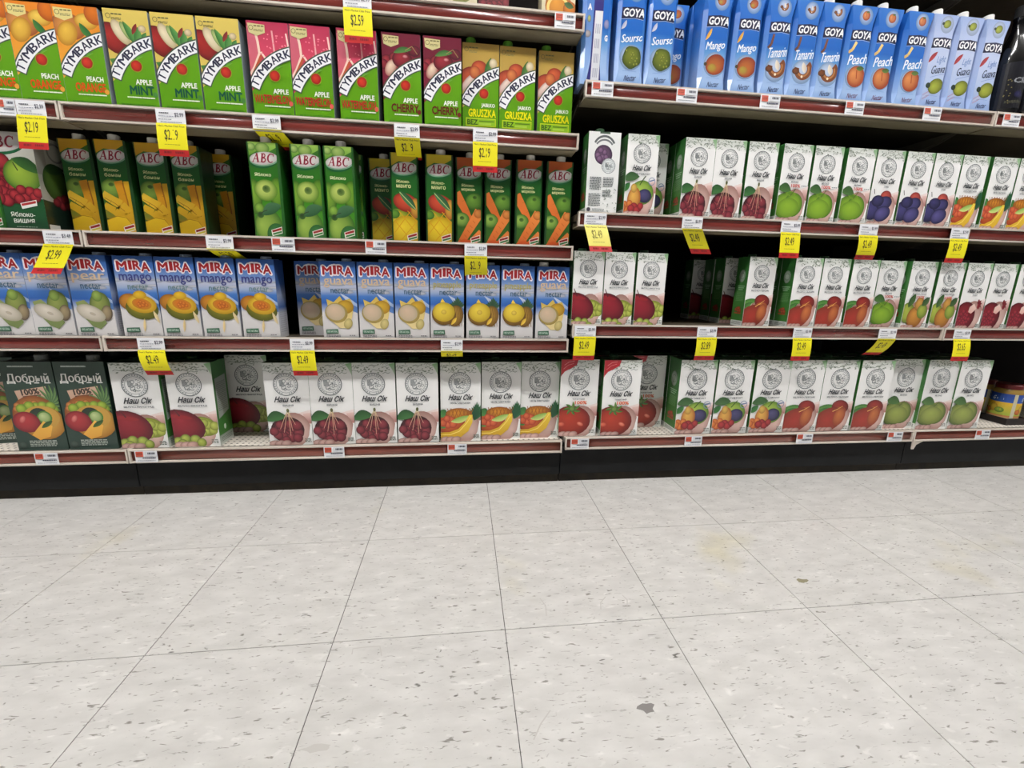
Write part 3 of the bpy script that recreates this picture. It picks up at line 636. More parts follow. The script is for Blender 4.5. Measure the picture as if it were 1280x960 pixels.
def oval_pack(W, H, fl):
    """slim green prism carton with a white oval name"""
    a = Art(W, H)
    light = fl == 'apples'
    a.grad([(0, (60, 110, 36)), (18, (44, 100, 28) if light else (26, 84, 30)), (45, (40, 112, 24) if light else (30, 92, 28)), (62, (64, 136, 30) if light else (44, 96, 32)), (100, (66, 132, 36) if light else (60, 98, 34))])
    tc = {'bananas': ((206, 160, 34), (190, 140, 30)), 'apples': ((150, 186, 84), (84, 140, 40)), 'mangoes': ((206, 186, 40), (180, 150, 34)), 'carrots': ((186, 92, 38), (158, 66, 26))}[fl]
    a.poly([(0, 0), (100, 0), (100, 5), (70, 10), (30, 9), (0, 14)], *tc)
    if light: a.ell(50, 6, 26, 20, (170, 196, 110), (96, 150, 50)); a.ell(10, 5, 16, 14, (180, 206, 120), (90, 140, 50))
    a.ell(52, 19, 52, 26, (30, 116, 62), (24, 104, 54), -9); a.ell(54, 17.2, 53, 24.5, (90, 160, 110), (150, 196, 160), -7); a.ell(52, 16.2, 51, 23, (240, 236, 232), (228, 222, 218), -6)
    serif_name(a, 10, 11.2, 94, 20.4, (140, 18, 48))
    nm = {'bananas': ('Яблоко-', 'банан'), 'apples': ('Яблоко',), 'mangoes': ('Яблоко-', 'манго'), 'carrots': ('Яблоко-', 'морковь')}[fl]
    if len(nm) == 1: a.txt(nm[0], 14, 31, 74, 34.6, (230, 234, 186), 0, .018)
    else: a.txt(nm[0], 18, 29, 72, 32.4, (226, 226, 160), 0, .016); a.txt(nm[1], 18, 34, 76, 37.8, (226, 226, 160), 0, .016)
    if fl == 'bananas':
        a.ell(36, 50, 38, 36, (146, 180, 74), (84, 126, 40)); a.ell(36, 46, 10, 7, (60, 92, 36), (104, 142, 58))
        a.line([(62, 42), (72, 56), (76, 74), (72, 100)], 30, (206, 138, 26), 38, (196, 146, 24)); a.line([(92, 42), (96, 62), (92, 100)], 22, (210, 160, 30), 26, (200, 150, 24)); a.line([(78, 44), (86, 64), (84, 100)], 5, (150, 92, 18))
        a.line([(0, 56), (30, 62), (60, 67), (82, 76), (88, 90)], 28, (222, 182, 52), 44, (198, 148, 22)); a.ell(16, 78, 26, 16, (120, 132, 44), (180, 150, 34)); a.line([(0, 68), (34, 74), (66, 82), (80, 96)], 26, (214, 170, 36), 34, (190, 140, 22))
        a.poly([(0, 84), (40, 79), (70, 80), (94, 88), (92, 100), (0, 100)], (222, 182, 34), (200, 156, 20)); a.line([(4, 60), (40, 66), (70, 74)], 2.4, (150, 104, 22)); a.line([(0, 84), (40, 79.4), (72, 81), (90, 88)], 2.4, (160, 112, 20))
    elif light:
        a.ell(4, 56, 30, 66, (136, 178, 60), (66, 120, 36)); a.ell(92, 52, 30, 60, (124, 172, 50), (60, 116, 30)); a.ell(50, 49, 43, 40, (206, 222, 116), (104, 156, 44)); a.ell(52, 47.5, 15, 14, (52, 84, 36), (150, 184, 84))
        a.ell(48, 87, 52, 66, (160, 190, 82), (70, 128, 44), hl=(-.5, -.1)); a.ell(20, 68, 18, 20, (150, 190, 76), (84, 134, 44)); a.ell(22, 75, 12, 12, (36, 64, 36), (80, 124, 50)); a.leaf(28, 75, 102, 64, 42, (44, 88, 52), (70, 110, 76), -6); a.line([(20, 74), (36, 71), (48, 70)], 3, (50, 60, 40))
        a.ell(76, 96, 36, 44, (60, 124, 62), (52, 112, 52))
    elif fl == 'mangoes':
        a.ell(20, 78, 60, 60, (206, 206, 60), (120, 150, 40)); a.ell(54, 54, 52, 36, (222, 88, 58), (168, 44, 34), 18); a.ell(92, 60, 20, 40, (226, 176, 66), (196, 110, 50)); a.leaf(26, 41, 96, 62, 30, (72, 122, 76), (36, 82, 50), -3); a.line([(30, 42.5), (94, 61)], 2.4, (190, 206, 130)); a.ell(6, 67, 22, 18, (110, 160, 56), (64, 116, 40))
        a.ell(54, 86, 66, 62, (246, 214, 52), (222, 172, 24))
        for q in ((0, 72, 76, 98), (26, 64, 100, 90), (60, 63, 100, 76)): a.line([(q[0], q[1]), (q[2], q[3])], 3, (206, 150, 24))
        for q in ((100, 74, 20, 100), (70, 64, 0, 90), (100, 88, 56, 100)): a.line([(q[0], q[1]), (q[2], q[3])], 3, (206, 150, 24))
    else:
        a.ell(72, 49, 40, 36, (122, 168, 62), (50, 104, 34)); a.ell(74, 44, 9, 7, (50, 84, 32), (96, 140, 50)); a.line([(-6, 40), (16, 50), (36, 60), (52, 69), (60, 74), (64, 77)], 40, (226, 122, 56), 14, (206, 92, 34)); a.ell(62, 75.5, 8, 9, (210, 96, 38), (180, 74, 28)); a.ell(18, 70, 34, 30, (160, 196, 88), (74, 126, 44)); a.ell(20, 68, 10, 8, (50, 84, 34), (110, 150, 60))
        a.line([(-4, 108), (20, 95), (46, 83), (72, 71), (96, 60)], 24, (206, 92, 38), 44, (230, 138, 66)); a.ell(90, 62.5, 20, 18, (232, 150, 76), (214, 116, 48))
        for q in range(6): a.line([(18+q*12, 93-q*5.6), (28+q*12, 96-q*5.6)], 1.6, (182, 78, 30))
        a.up(); a.line([(40, 104), (70, 94), (104, 84)], 34, (232, 112, 44), 30, (226, 128, 60)); a.poly([(0, 96), (30, 92), (80, 96), (80, 100), (0, 100)], (214, 92, 40), (190, 74, 32))
    a.poly([(56, 91), (97, 87), (98, 94), (59, 97.5)], (236, 230, 222)); a.poly([(59, 91.3), (95, 88), (95.5, 90.6), (60, 93.6)], (150, 34, 30)); a.poly([(61, 94.4), (96, 91.4), (96.5, 93.4), (62, 96.4)], (60, 120, 60) if fl != 'bananas' else (206, 190, 60))
    return a
def cherry_pack(W, H):
    """big two-litre green carton, apple and cherries"""
    a = Art(W, H); a.rect(0, 0, 100, 100, (196, 194, 184), (178, 178, 166)); a.poly([(0, 72), (40, 68), (100, 66), (100, 100), (0, 100)], (28, 84, 44), (30, 70, 42))
    a.ell(30, 12, 54, 26, (28, 120, 70), (24, 106, 60), -8); a.ell(28, 10, 52, 24, (238, 234, 230), (226, 220, 216), -6); serif_name(a, -12, 4, 62, 15, (140, 18, 48))
    cluster(a, 20, 50, 44, 22, 19, 22, (190, 56, 64), (98, 14, 26), 4); a.ell(64, 42, 46, 42, (166, 196, 66), (74, 126, 40)); a.leaf(44, 26, 104, 40, 30, (60, 106, 44), (36, 76, 38), -6); a.line([(54, 38), (46, 30)], 3, (70, 80, 40))
    cluster(a, 60, 62, 36, 6, 13, 9, (186, 54, 60), (100, 16, 28), 6)
    a.poly([(44, 71), (84, 67), (84, 73), (46, 77)], (226, 230, 222)); a.poly([(46, 71.5), (82, 68), (82, 70.5), (47, 73.8)], (180, 50, 50))
    a.txt('Яблоко-', 16, 80, 74, 85, (228, 232, 220), 0, .018); a.txt('вишня', 20, 87, 70, 91.5, (228, 232, 220), 0, .018); a.micro(24, 95, 74, 96.4, (150, 170, 150), 1, 3)
    return a
def cherry_side(D, H):
    a = Art(D, H); a.rect(0, 0, 100, 100, (168, 166, 156), (150, 150, 140)); a.poly([(0, 66), (100, 70), (100, 100), (0, 100)], (24, 44, 32), (22, 34, 28))
    a.rect(0, 0, 34, 40, (140, 138, 130)); a.ell(56, 46, 44, 56, (86, 116, 48), (48, 76, 32)); a.leaf(20, 34, 92, 30, 30, (50, 80, 42), (32, 58, 32)); cluster(a, 66, 66, 24, 6, 15, 6, (150, 52, 56), (86, 18, 28), 4)
    a.ring(70, 14, 26, 6, (120, 120, 114), 20); a.rect(4, 92, 40, 99, (206, 206, 200))
    return a
def drink_grad(a, light):
    if light: a.grad([(0, (150, 170, 214)), (20, (176, 190, 224)), (45, (190, 202, 230)), (75, (172, 190, 226)), (100, (140, 168, 218))])
    else: a.grad([(0, (40, 112, 196)), (14, (32, 104, 192)), (46, (18, 96, 184)), (58, (84, 144, 206)), (72, (146, 178, 222)), (88, (160, 188, 228)), (100, (120, 158, 214))])
def drink_pack(W, H, fl):
    """blue prism nectar carton"""
    a = Art(W, H); lt = fl == 'guava'; drink_grad(a, lt)
    a.ell(60, 10, 34, 36, (190, 206, 236), (110, 156, 216) if not lt else (176, 190, 224))
    def fruit(cx, cy, r):
        if fl == 'soursop':
            a.ell(cx, cy, r*.95, r, (132, 142, 44), (66, 88, 26), 20, wob=.04); rnd = random.Random(2)
            for i in range(14): a.ell(cx+rnd.uniform(-.6, .6)*r, cy+rnd.uniform(-.6, .6)*r*a.k, r*.13, None, (168, 172, 70), (88, 106, 32), n=8)
        elif fl == 'mango': a.ell(cx, cy, r*1.05, r*.92, (206, 120, 56), (160, 52, 36), -20, hl=(-.35, .25)); a.ell(cx-r*.3, cy+r*.3*a.k, r*.5, r*.4, (176, 160, 60), (206, 130, 60)); a.ell(cx-r*1.05, cy, r*.16, None, (70, 60, 40))
        elif fl == 'tamarind':
            a.ring(cx, cy-r*.25*a.k, r*.72, r*.55, (120, 66, 34), 18, -50, 190); a.ring(cx, cy-r*.25*a.k, r*.62, r*.18, (176, 116, 66), 14, -30, 160); a.ell(cx-r*.8, cy-.05*r*a.k, r*.4, r*.3, (134, 78, 42), (88, 46, 26)); a.leaf(cx-r*.1, cy-r*.9*a.k, cx+r*.25, cy+r*.1*a.k, r*.5, (232, 222, 206), (206, 190, 170)); a.ell(cx-r*.05, cy+r*.42*a.k, r*.12, None, (244, 224, 196))
        elif fl == 'peach': a.ell(cx, cy, r, None, (232, 150, 84), (178, 58, 34), hl=(-.4, -.3)); a.leaf(cx-r*.1, cy-r*.75*a.k, cx+r*.8, cy-r*.8*a.k, r*.45, (98, 122, 56), (60, 84, 36)); a.line([(cx, cy-r*.6*a.k), (cx+r*.1, cy+r*.2*a.k)], r*.1, (160, 66, 36))
        else: a.ell(cx, cy, r*1.08, r*.88, (178, 186, 66), (112, 124, 36), -24, hl=(-.3, -.1)); a.ell(cx-r*1.1, cy-.05*r*a.k, r*.32, None, (48, 66, 50), (36, 50, 40))
    fruit(60, 9.5, 19)
    y0 = 23
    a.poly([(2, y0+1.5), (60, y0), (100, y0+1), (100, y0+11.5), (60, y0+10.3), (0, y0+11.8)], (26, 28, 66), (22, 24, 56))
    a.line([(0, y0+12.4), (60, y0+10.8), (100, y0+12)], 1.2, (206, 216, 232))
    a.txt('GOYA', 5, y0+1.8, 106, y0+9.8, (240, 240, 240), .12, .036)
    if fl == 'soursop': a.leaf(2, 45, 24, 36, 15, (206, 206, 216), (170, 176, 200), 3)
    elif fl == 'mango': a.leaf(0, 48, 26, 36, 14, (236, 190, 80), (206, 140, 50), 2)
    elif fl == 'tamarind': a.line([(4, 50), (18, 46), (26, 36)], 12, (96, 58, 44), 10, (120, 74, 54))
    elif fl == 'peach': a.line([(0, 47), (18, 44), (34, 36)], 12, (216, 176, 96), 13, (236, 208, 130))
    else: a.leaf(0, 50, 40, 38, 19, (176, 62, 66), (150, 44, 52), -2)
    nm = {'soursop': 'Soursop', 'mango': 'Mango', 'tamarind': 'Tamarind', 'peach': 'Peach', 'guava': 'Guava'}[fl]
    x1 = {'soursop': 128, 'mango': 102, 'tamarind': 122, 'peach': 110, 'guava': 104}[fl]
    if lt:
        a.txt('Light', 40, 42, 96, 51, (110, 140, 196), .3, .015, -8); a.txt('Guava', 20, 51.5, x1, 60.5, (30, 42, 74), .3, .02, -8); a.line([(26, 65), (60, 62.5), (96, 60.5)], 1.6, (110, 140, 196))
        for i in range(3): a.line([(4, 84+i*2.4), (40, 79+i*2.4)], 1.8, (226, 206, 190) if i == 1 else (206, 110, 96))
        fruit(64, 74, 37)
    else:
        a.txt(nm, 0, 48, x1, 58.5, (240, 243, 248), .3, .02, -7)
        a.ell(54, 71, 52, 50, (200, 214, 240), (146, 180, 224)); fruit(58, 71, 45)
    a.txt('Nectar', 26, 88, 88, 93.6, (40, 48, 92) if fl != 'peach' else (110, 60, 90), .35, .01, -5); a.line([(20, 84.5), (50, 84), (84, 84.6)], .9, (110, 140, 196)); a.rect(8, 96.5, 96, 98, (96, 132, 190))
    return a
def drink_corner(W, H):
    a = Art(W, H); drink_grad(a, False)
    a.poly([(0, 0), (34, 0), (26, 70), (0, 100)], (34, 104, 190), (150, 180, 224)); a.poly([(34, 0), (74, 0), (70, 80), (78, 100), (10, 100), (26, 78)], (52, 46, 120), (40, 40, 110))
    a.poly([(38, 30), (72, 30), (68, 100), (30, 100)], (224, 224, 228), (210, 212, 220))
    for i in range(4):
        for j in range(4): a.line([(44+j*6-i*1.2, 42+i*14), (43.4+j*6-i*1.2, 51+i*14)], 2.2, (140, 140, 168))
    a.txt('A', 4, 24, 22, 30, (236, 236, 240), 0, .06); a.txt('G', 84, 52, 98, 58, (236, 236, 240), 0, .06); a.ell(8, 52, 14, 14, (206, 196, 190), (150, 150, 170)); a.ell(12, 38, 8, 14, (206, 206, 110), (110, 140, 160)); a.ell(90, 42, 12, 18, (170, 160, 200), (110, 140, 200))
    return a
def plain_pack(W, H, bg, c, kind):
    a = Art(W, H); a.rect(0, 0, 100, 100, bg)
    if kind == 'orange':
        a.ell(50, 88, 40, None, (236, 160, 50), (206, 110, 30)); a.ring(48, 90, 30, 8, (246, 206, 120), 24); a.ell(84, 90, 20, None, (230, 140, 40), (190, 96, 30)); a.leaf(66, 84, 96, 88, 16, (80, 110, 60), (50, 80, 40))
    elif kind == 'red': cluster(a, 50, 88, 44, 10, 14, 16, (150, 50, 60), (80, 16, 26), 3)
    else: a.leaf(10, 96, 90, 86, 20, (110, 122, 60), (150, 140, 80)); a.ell(60, 84, 20, None, (196, 170, 80), (150, 120, 50))
    a.rect(0, 97, 100, 100, c); a.micro(8, 94, 70, 96.5, c, 2, 3); a.rect(10, 20, 90, 50, c)
    return a

ROWS = {
 'A': [('peach_orange', -1.1178, 0.247), ('peach_orange', -1.025, 0.247), ('peach_orange', -0.9322, 0.247), ('apple_mint', -0.828, 0.245), ('apple_mint', -0.731, 0.245), ('apple_mint', -0.635, 0.245), ('watermelon', -0.526, 0.245), ('watermelon', -0.432, 0.245), ('watermelon', -0.325, 0.245), ('cherry', -0.221, 0.245), ('cherry', -0.122, 0.245), ('pear', -0.027, 0.26), ('pear', 0.067, 0.262), ('pear', 0.168, 0.268)],
 'B': [('bananas', -1.03, 0.308), ('bananas', -0.942, 0.297), ('bananas', -0.858, 0.306), ('bananas', -0.781, 0.313), ('bananas', -0.738, 0.384), ('apples', -0.562, 0.243), ('apples', -0.462, 0.243), ('apples', -0.383, 0.243), ('mangoes', -0.294, 0.34), ('mangoes', -0.226, 0.27), ('mangoes', -0.135, 0.268), ('carrots', -0.056, 0.282), ('carrots', 0.023, 0.282), ('carrots', 0.107, 0.273), ('carrots', 0.191, 0.272)],
 'C': [('pears', -1.1954, 0.247), ('pears', -1.1026, 0.247), ('pears', -1.006, 0.247), ('mangoes', -0.898, 0.247), ('mangoes', -0.803, 0.247), ('mangoes', -0.706, 0.247), ('mangoes', -0.608, 0.247), ('guavas', -0.489, 0.312), ('guavas', -0.404, 0.247), ('guavas', -0.308, 0.247), ('guavas', -0.212, 0.247), ('pineapples', -0.117, 0.247), ('pineapples', -0.018, 0.247), ('pineapples', 0.079, 0.247), ('guavas', 0.179, 0.248)],
 'D': [('Dmixed', -1.212, 0.27), ('Dmixed', -1.087, 0.27), ('grapes', -0.956, 0.27), ('grapes', -0.823, 0.275), ('grapes', -0.727, 0.392), ('cherries', -0.5681, 0.27), ('cherries', -0.4483, 0.27), ('cherries', -0.3285, 0.27), ('cherries', -0.206, 0.268), ('tropical', -0.081, 0.275), ('tropical', 0.041, 0.283), ('tropical', 0.162, 0.29)],
 'E': [('tomatoes', 0.28, 0.275), ('tomatoes', 0.411, 0.265), ('tomatoes', 0.529, 0.345), ('mixed', 0.658, 0.268), ('mixed', 0.783, 0.268), ('mixed', 0.9121, 0.268), ('peaches', 1.0319, 0.268), ('peaches', 1.153, 0.268), ('peaches', 1.279, 0.265), ('apples', 1.4149, 0.285), ('apples', 1.5347, 0.272), ('apples', 1.6545, 0.268)],
 'G': [('corner', 0.265, 0.247), ('soursop', 0.355, 0.247), ('soursop', 0.436, 0.247), ('mango', 0.499, 0.318), ('mango', 0.584, 0.247), ('mango', 0.672, 0.247), ('tamarind', 0.758, 0.247), ('tamarind', 0.8361, 0.247), ('tamarind', 0.9129, 0.247), ('peach', 0.995, 0.247), ('peach', 1.073, 0.247), ('peach', 1.165, 0.247), ('guava', 1.242, 0.247), ('guava', 1.323, 0.247), ('guava', 1.406, 0.247)],
 'R': [('back', 0.303, 0.247), ('mixed', 0.411, 0.247), ('mixed', 0.468, 0.312), ('cherries', 0.5741, 0.247), ('cherries', 0.6629, 0.247), ('cherries', 0.76, 0.247), ('apples100', 0.865, 0.247), ('apples100', 0.961, 0.247), ('apples100', 1.064, 0.247), ('plums', 1.157, 0.247), ('plums', 1.254, 0.247), ('plums', 1.347, 0.247), ('tropical', 1.44, 0.247), ('tropical', 1.543, 0.247), ('tropical', 1.636, 0.247)],
 'S': [('grapes', 0.28, 0.247), ('grapes', 0.371, 0.247), ('grapes', 0.466, 0.247), ('grapes', 0.784, 0.52), ('grapes', 0.817, 0.445), ('grapes', 0.807, 0.365), ('peaches', 0.821, 0.265), ('peaches', 0.956, 0.247), ('peaches', 1.048, 0.247), ('peaches', 1.146, 0.247), ('apples100', 1.251, 0.26), ('pears100', 1.347, 0.247), ('pears100', 1.447, 0.247), ('pomegranates', 1.544, 0.247), ('pomegranates', 1.637, 0.247), ('pomegranates', 1.736, 0.247)],
}

# ------------------------------------------------------------------ the setting: floor, ceiling, lights
T = 0.3048
fl = obj('floor', box_me('floor_bed', M['joint'], -6, 6, -6, 6, -0.05, -0.0012), None, None, 'structure')
tile_me = box_me('floor_tile', M['tile'], 0.0006, T-.0006, 0.0006, T-.0006, -0.004, 0.0, bev=0.0005)
for i in range(-7, 12):
    for j in range(-2, 12):
        obj('tile', tile_me, fl, (i*T, -(j+1)*T+T, 0))
for nm, q in (('left', (-6, -7*T-.001, -6, 6)), ('right', (12*T+.001, 6, -6, 6)), ('front', (-7*T, 12*T, -6, -11*T-.001)), ('rear', (-7*T, 12*T, 3*T+.001, 6))):
    obj('floor_sheet', box_me('floor_sheet', M['tile'], *q, -.0011, -.0002), fl)
def blot(name, m, x, y, rx, ry, seed, n=14):
    rnd = random.Random(seed); bm = bmesh.new(); vs = []
    for k in range(n):
        t = 2*math.pi*k/n; q = rnd.uniform(.6, 1.1); vs.append(bm.verts.new((rx*q*math.cos(t), ry*q*math.sin(t), 0)))
    bm.faces.new(vs); obj(name, me_of(bm, name, m), fl, (x, y, 0.0003))
def stroke(name, m, pts, wd):
    bm = bmesh.new(); L = []
    for i, (x, y) in enumerate(pts):
        a, b = pts[max(0, i-1)], pts[min(len(pts)-1, i+1)]; d = math.hypot(b[0]-a[0], b[1]-a[1]); nx, ny = -(b[1]-a[1])/d*wd/2, (b[0]-a[0])/d*wd/2
        L.append((bm.verts.new((x+nx, y+ny, 0.0003)), bm.verts.new((x-nx, y-ny, 0.0003))))
    for (a, b), (c, d) in zip(L, L[1:]): bm.faces.new((a, b, d, c))
    obj(name, me_of(bm, name, m), fl)
SCUFFS()
obj('ceiling', box_me('ceiling', M['ceil'], -6, 6, -6, 6, 3.3, 3.36), None, None, 'structure')
for r, y in enumerate((-0.95,)):
    for k in range(5):
        x = -4.4+k*2.2
        t = thing('ceiling_light', (x, y, 3.18), 'white fluorescent ceiling fixture, %s of the row over the aisle' % ('leftmost', 'second', 'middle', 'fourth', 'rightmost')[k], 'ceiling light', 'fluorescent fixtures over the aisle')
        obj('housing', box_me('lamp_housing', M['lampbody'], -.72, .72, -.1, .1, 0.02, .12, bev=.004), t)
        obj('diffuser', box_me('lamp_diffuser', M['lamp'], -.70, .70, -.085, .085, -.02, 0.019, bev=.006), t)

# ------------------------------------------------------------------ gondola shelving
YF = 0.235
XB = [-2.2089, -0.9897, 0.2295, 1.4487, 2.6679]
def rail_meshes(x0, x1, h, mi):
    bm = bmesh.new()
    for z0, z1 in ((-.0045, 0), (-h, -h+.0042)): prism(bm, [(-.004, z0), (.010, z0), (.010, z1), (-.004, z1)], x0, x1)
    prism(bm, [(.0045, -h), (.010, -h), (.010, 0), (.0045, 0)], x0, x1)
    lips = me_of(bm, 'price_rail', M['edge'])
    bm = bmesh.new(); prism(bm, [(.0045, -h+.0044), (.002, -h+.007), (.0008, -h*.55), (.002, -.008), (.0045, -.0047)], x0+.004, x1-.004)
    ins = me_of(bm, 'rail_insert', mi, True)
    for p in ins.polygons: p.use_smooth = len(p.vertices) == 4
    return lips, ins
def shelf(b, z, label, yf=YF, base=False, h=.038):
    x0, x1 = XB[b]+.0015, XB[b+1]-.0015; cx = (x0+x1)/2; hw = (x1-x0)/2
    if b == 2: x0 += .007; cx = (x0+x1)/2; hw = (x1-x0)/2
    t = thing('base_shelf' if base else 'gondola_shelf', (cx, yf, z), label, 'shelf', 'shelves of the store gondola')
    dk = M['perf'] if base else M['under']
    obj('deck', box_me('shelf_deck', dk, -hw, hw, .010, .455 if base else .469, -.022, -.004), t)
    lips, ins = rail_meshes(-hw, hw, h, M['maroon_base' if base else 'maroon'])
    obj('price_rail', lips, t); obj('rail_insert', ins, t)
    for s in (-1, 1): obj('end_cap', box_me('rail_end_cap', M['edge'], *(sorted((s*hw, s*(hw-.0045)))), -.0042, .012, -h-.0004, .0004), t)
    if not base:
        bm = bmesh.new(); prism(bm, [(.010, -h), (.062, -h-.002), (.066, -h+.002), (.066, -.024), (.060, -.024), (.060, -h+.002), (.010, -h+.004)], -hw+.002, hw-.002)
        obj('front_hem', me_of(bm, 'shelf_front_hem', M['deck']), t)
        for s in (-1, 1):
            bm = bmesh.new(); a, c = sorted((s*(hw-.004), s*(hw-.007)))
            prism(bm, [(.09, -.024), (.469, -.024), (.469, -.10), (.40, -.095), (.15, -.045)], a, c); obj('bracket', me_of(bm, 'shelf_bracket', M['bracket']), t)
    return t
ZL = [1.273, 1.004, 0.7235, 0.466]; ZR = [1.130, 0.814, 0.509]
RN = ['top', 'second', 'third', 'fourth']
for b, side in ((0, 'far left bay'), (1, 'middle left bay')):
    for z, n in zip(ZL, ('above the arched-banner green cartons', 'carrying the arched-banner green cartons', 'carrying the white-oval green cartons', 'carrying the blue beach cartons')):
        shelf(b, z, 'maroon-railed steel shelf %s, %s' % (n, side))
for b, side in ((2, 'bay right of centre'), (3, 'far right bay')):
    for z, n in zip(ZR, ('carrying the blue prism cartons', 'just below the blue prism cartons', 'second above the floor base')):
        shelf(b, z, 'maroon-railed steel shelf %s, %s' % (n, side))
for b, side in ((2, 'bay right of centre'), (3, 'far right bay')): shelf(b, 1.55, 'maroon-railed steel shelf above the blue prism cartons, %s' % side)
for b, side in ((0, 'far left bay'), (1, 'middle left bay'), (2, 'bay right of centre'), (3, 'far right bay')):
    zb = .151 if b < 2 else .160
    t = shelf(b, zb, 'perforated pale base shelf with maroon rail, %s' % side, .25, True, .039)
    if b == 3:
        bm = bmesh.new()
        v = [bm.verts.new(q) for q in ((-.607, -.002, -.039), (-.565, -.002, -.039), (-.590, -.002, -.052), (-.597, -.002, -.068), (-.605, -.002, -.068))]
        w_ = [bm.verts.new((p.co.x, .001, p.co.z)) for p in v]; bm.faces.new(v); bm.faces.new(list(reversed(w_)))
        for i in range(5): bm.faces.new((v[i], w_[i], w_[(i+1) % 5], v[(i+1) % 5]))
        obj('loose_clip', me_of(bm, 'loose_clip', M['edge']), t, None, None, 'pale loose plastic clip hanging below the rail')
    x0, x1 = XB[b]+.0012, XB[b+1]-.0012; cx = (x0+x1)/2; hw = (x1-x0)/2
    g = thing('gondola_unit', (cx, .5, 0), 'black kick plate, uprights and dark back panel of the gondola, %s' % side, 'gondola', 'gondola units')
    obj('kick_plate', box_me('kick_plate', M['black'], -hw, hw, -.231, -.222, .030, zb-.0395, bev=.001), g)
    obj('toe_base', box_me('toe_base', M['toe'], -hw, hw, -.2185, .23, 0, .0295), g)
    obj('back_panel', box_me('back_panel', M['back'], -hw, hw, .222, .236, .03, 1.78), g)
    for k in range(2): obj('upright', box_me('upright', M['black'], *(sorted(((2*k-1)*hw, (2*k-1)*(hw-.016)))), .2075, .2218, .03, 1.78), g)
    if b == 1: obj('cable_knockout', box_me('cable_knockout', M['hole'], .095-cx, .200-cx, -.2320, -.2312, .042, .094), g)

# ------------------------------------------------------------------ cartons
def brick_body(W, H, D, m, stops=None, top=None, side=(255, 255, 255)):
    bm = bmesh.new(); bx(bm, -W/2, W/2, 0, D, 0, H, bev=.0016)
    bmesh.ops.translate(bm, vec=(0, 0, 0), verts=bm.verts)
    me = me_of(bm, 'carton_body', m); at = me.color_attributes.new('Col', 'FLOAT_COLOR', 'CORNER')
    li = 0
    for p in me.polygons:
        for k in p.loop_indices:
            z = me.vertices[me.loops[k].vertex_index].co.z/H; c = side
            if stops:
                for (a, ca), (b_, cb) in zip(stops, stops[1:]):
                    if a <= z <= b_+1e-6: u = (z-a)/(b_-a); c = tuple(ca[q]+(cb[q]-ca[q])*u for q in range(3))
            if top and p.center.z > H*.985: c = top
            at.data[k].color = lin(c)
    return me
def prism_body(W, H, D, cut, m, stops):
    """octagonal carton: rectangle at the foot and head, chamfered edges between"""
    c = cut; lv = [(0, 0), (.16, c), (.5, c), (.82, c), (.97, 0), (1, 0)]
    bm = bmesh.new(); rings = []
    for f, q in lv:
        z = f*H; a = W/2; q = max(q, .0012)
        pts = [(-a+q, 0), (a-q, 0), (a, q), (a, D-q), (a-q, D), (-a+q, D), (-a, D-q), (-a, q)]
        rings.append([bm.verts.new((x, y, z)) for x, y in pts])
    for r0, r1 in zip(rings, rings[1:]):
        for i in range(8):
            j = (i+1) % 8; bm.faces.new((r0[i], r0[j], r1[j], r1[i]))
    bm.faces.new(list(reversed(rings[0]))); bm.faces.new(rings[-1])
    me = me_of(bm, 'carton_body', m); at = me.color_attributes.new('Col', 'FLOAT_COLOR', 'CORNER')
    for p in me.polygons:
        for k in p.loop_indices:
            z = me.vertices[me.loops[k].vertex_index].co.z/H; c = stops[-1][1]
            for (a, ca), (b_, cb) in zip(stops, stops[1:]):
                if a <= z <= b_+1e-6: u = (z-a)/(b_-a); c = tuple(ca[q]+(cb[q]-ca[q])*u for q in range(3)); break
            at.data[k].color = lin(c)
    return me
def cap_mesh(r, h, m):
    bm = bmesh.new(); lathe(bm, [(r*1.12, 0), (r*1.12, h*.16), (r*.98, h*.2), (r, h*.3), (r, h*.9), (r*.9, h)], 18)
    me = me_of(bm, 'screw_cap', m)
    return me
def seam_mesh(W, D, m, c):
    bm = bmesh.new(); bx(bm, -W/2+.002, W/2-.002, D*.52, D*.52+.010, 0, .0016)
    me = me_of(bm, 'top_fold', m); at = me.color_attributes.new('Col', 'FLOAT_COLOR', 'CORNER')
    at.data.foreach_set('color', list(lin(c))*len(me.loops)); return me
def side_fn(s, W):
    return lambda X, Z, D_: (s*(W/2+D_), s*X+0.0, Z)
KIND = {'pour2': (.119, .243, .072), 'dark2': (.122, .246, .072), 'pour1': (.088, .207, .056), 'tall': (.092, .203, .058), 'beach': (.092, .205, .057), 'oval': (.073, .225, .065), 'drink': (.076, .235, .065), 'bigoval': (.090, .222, .080), 'plain': (.088, .2, .06)}
_shared = {}
def shared(k, fn):
    if k not in _shared: _shared[k] = fn()
    return _shared[k]
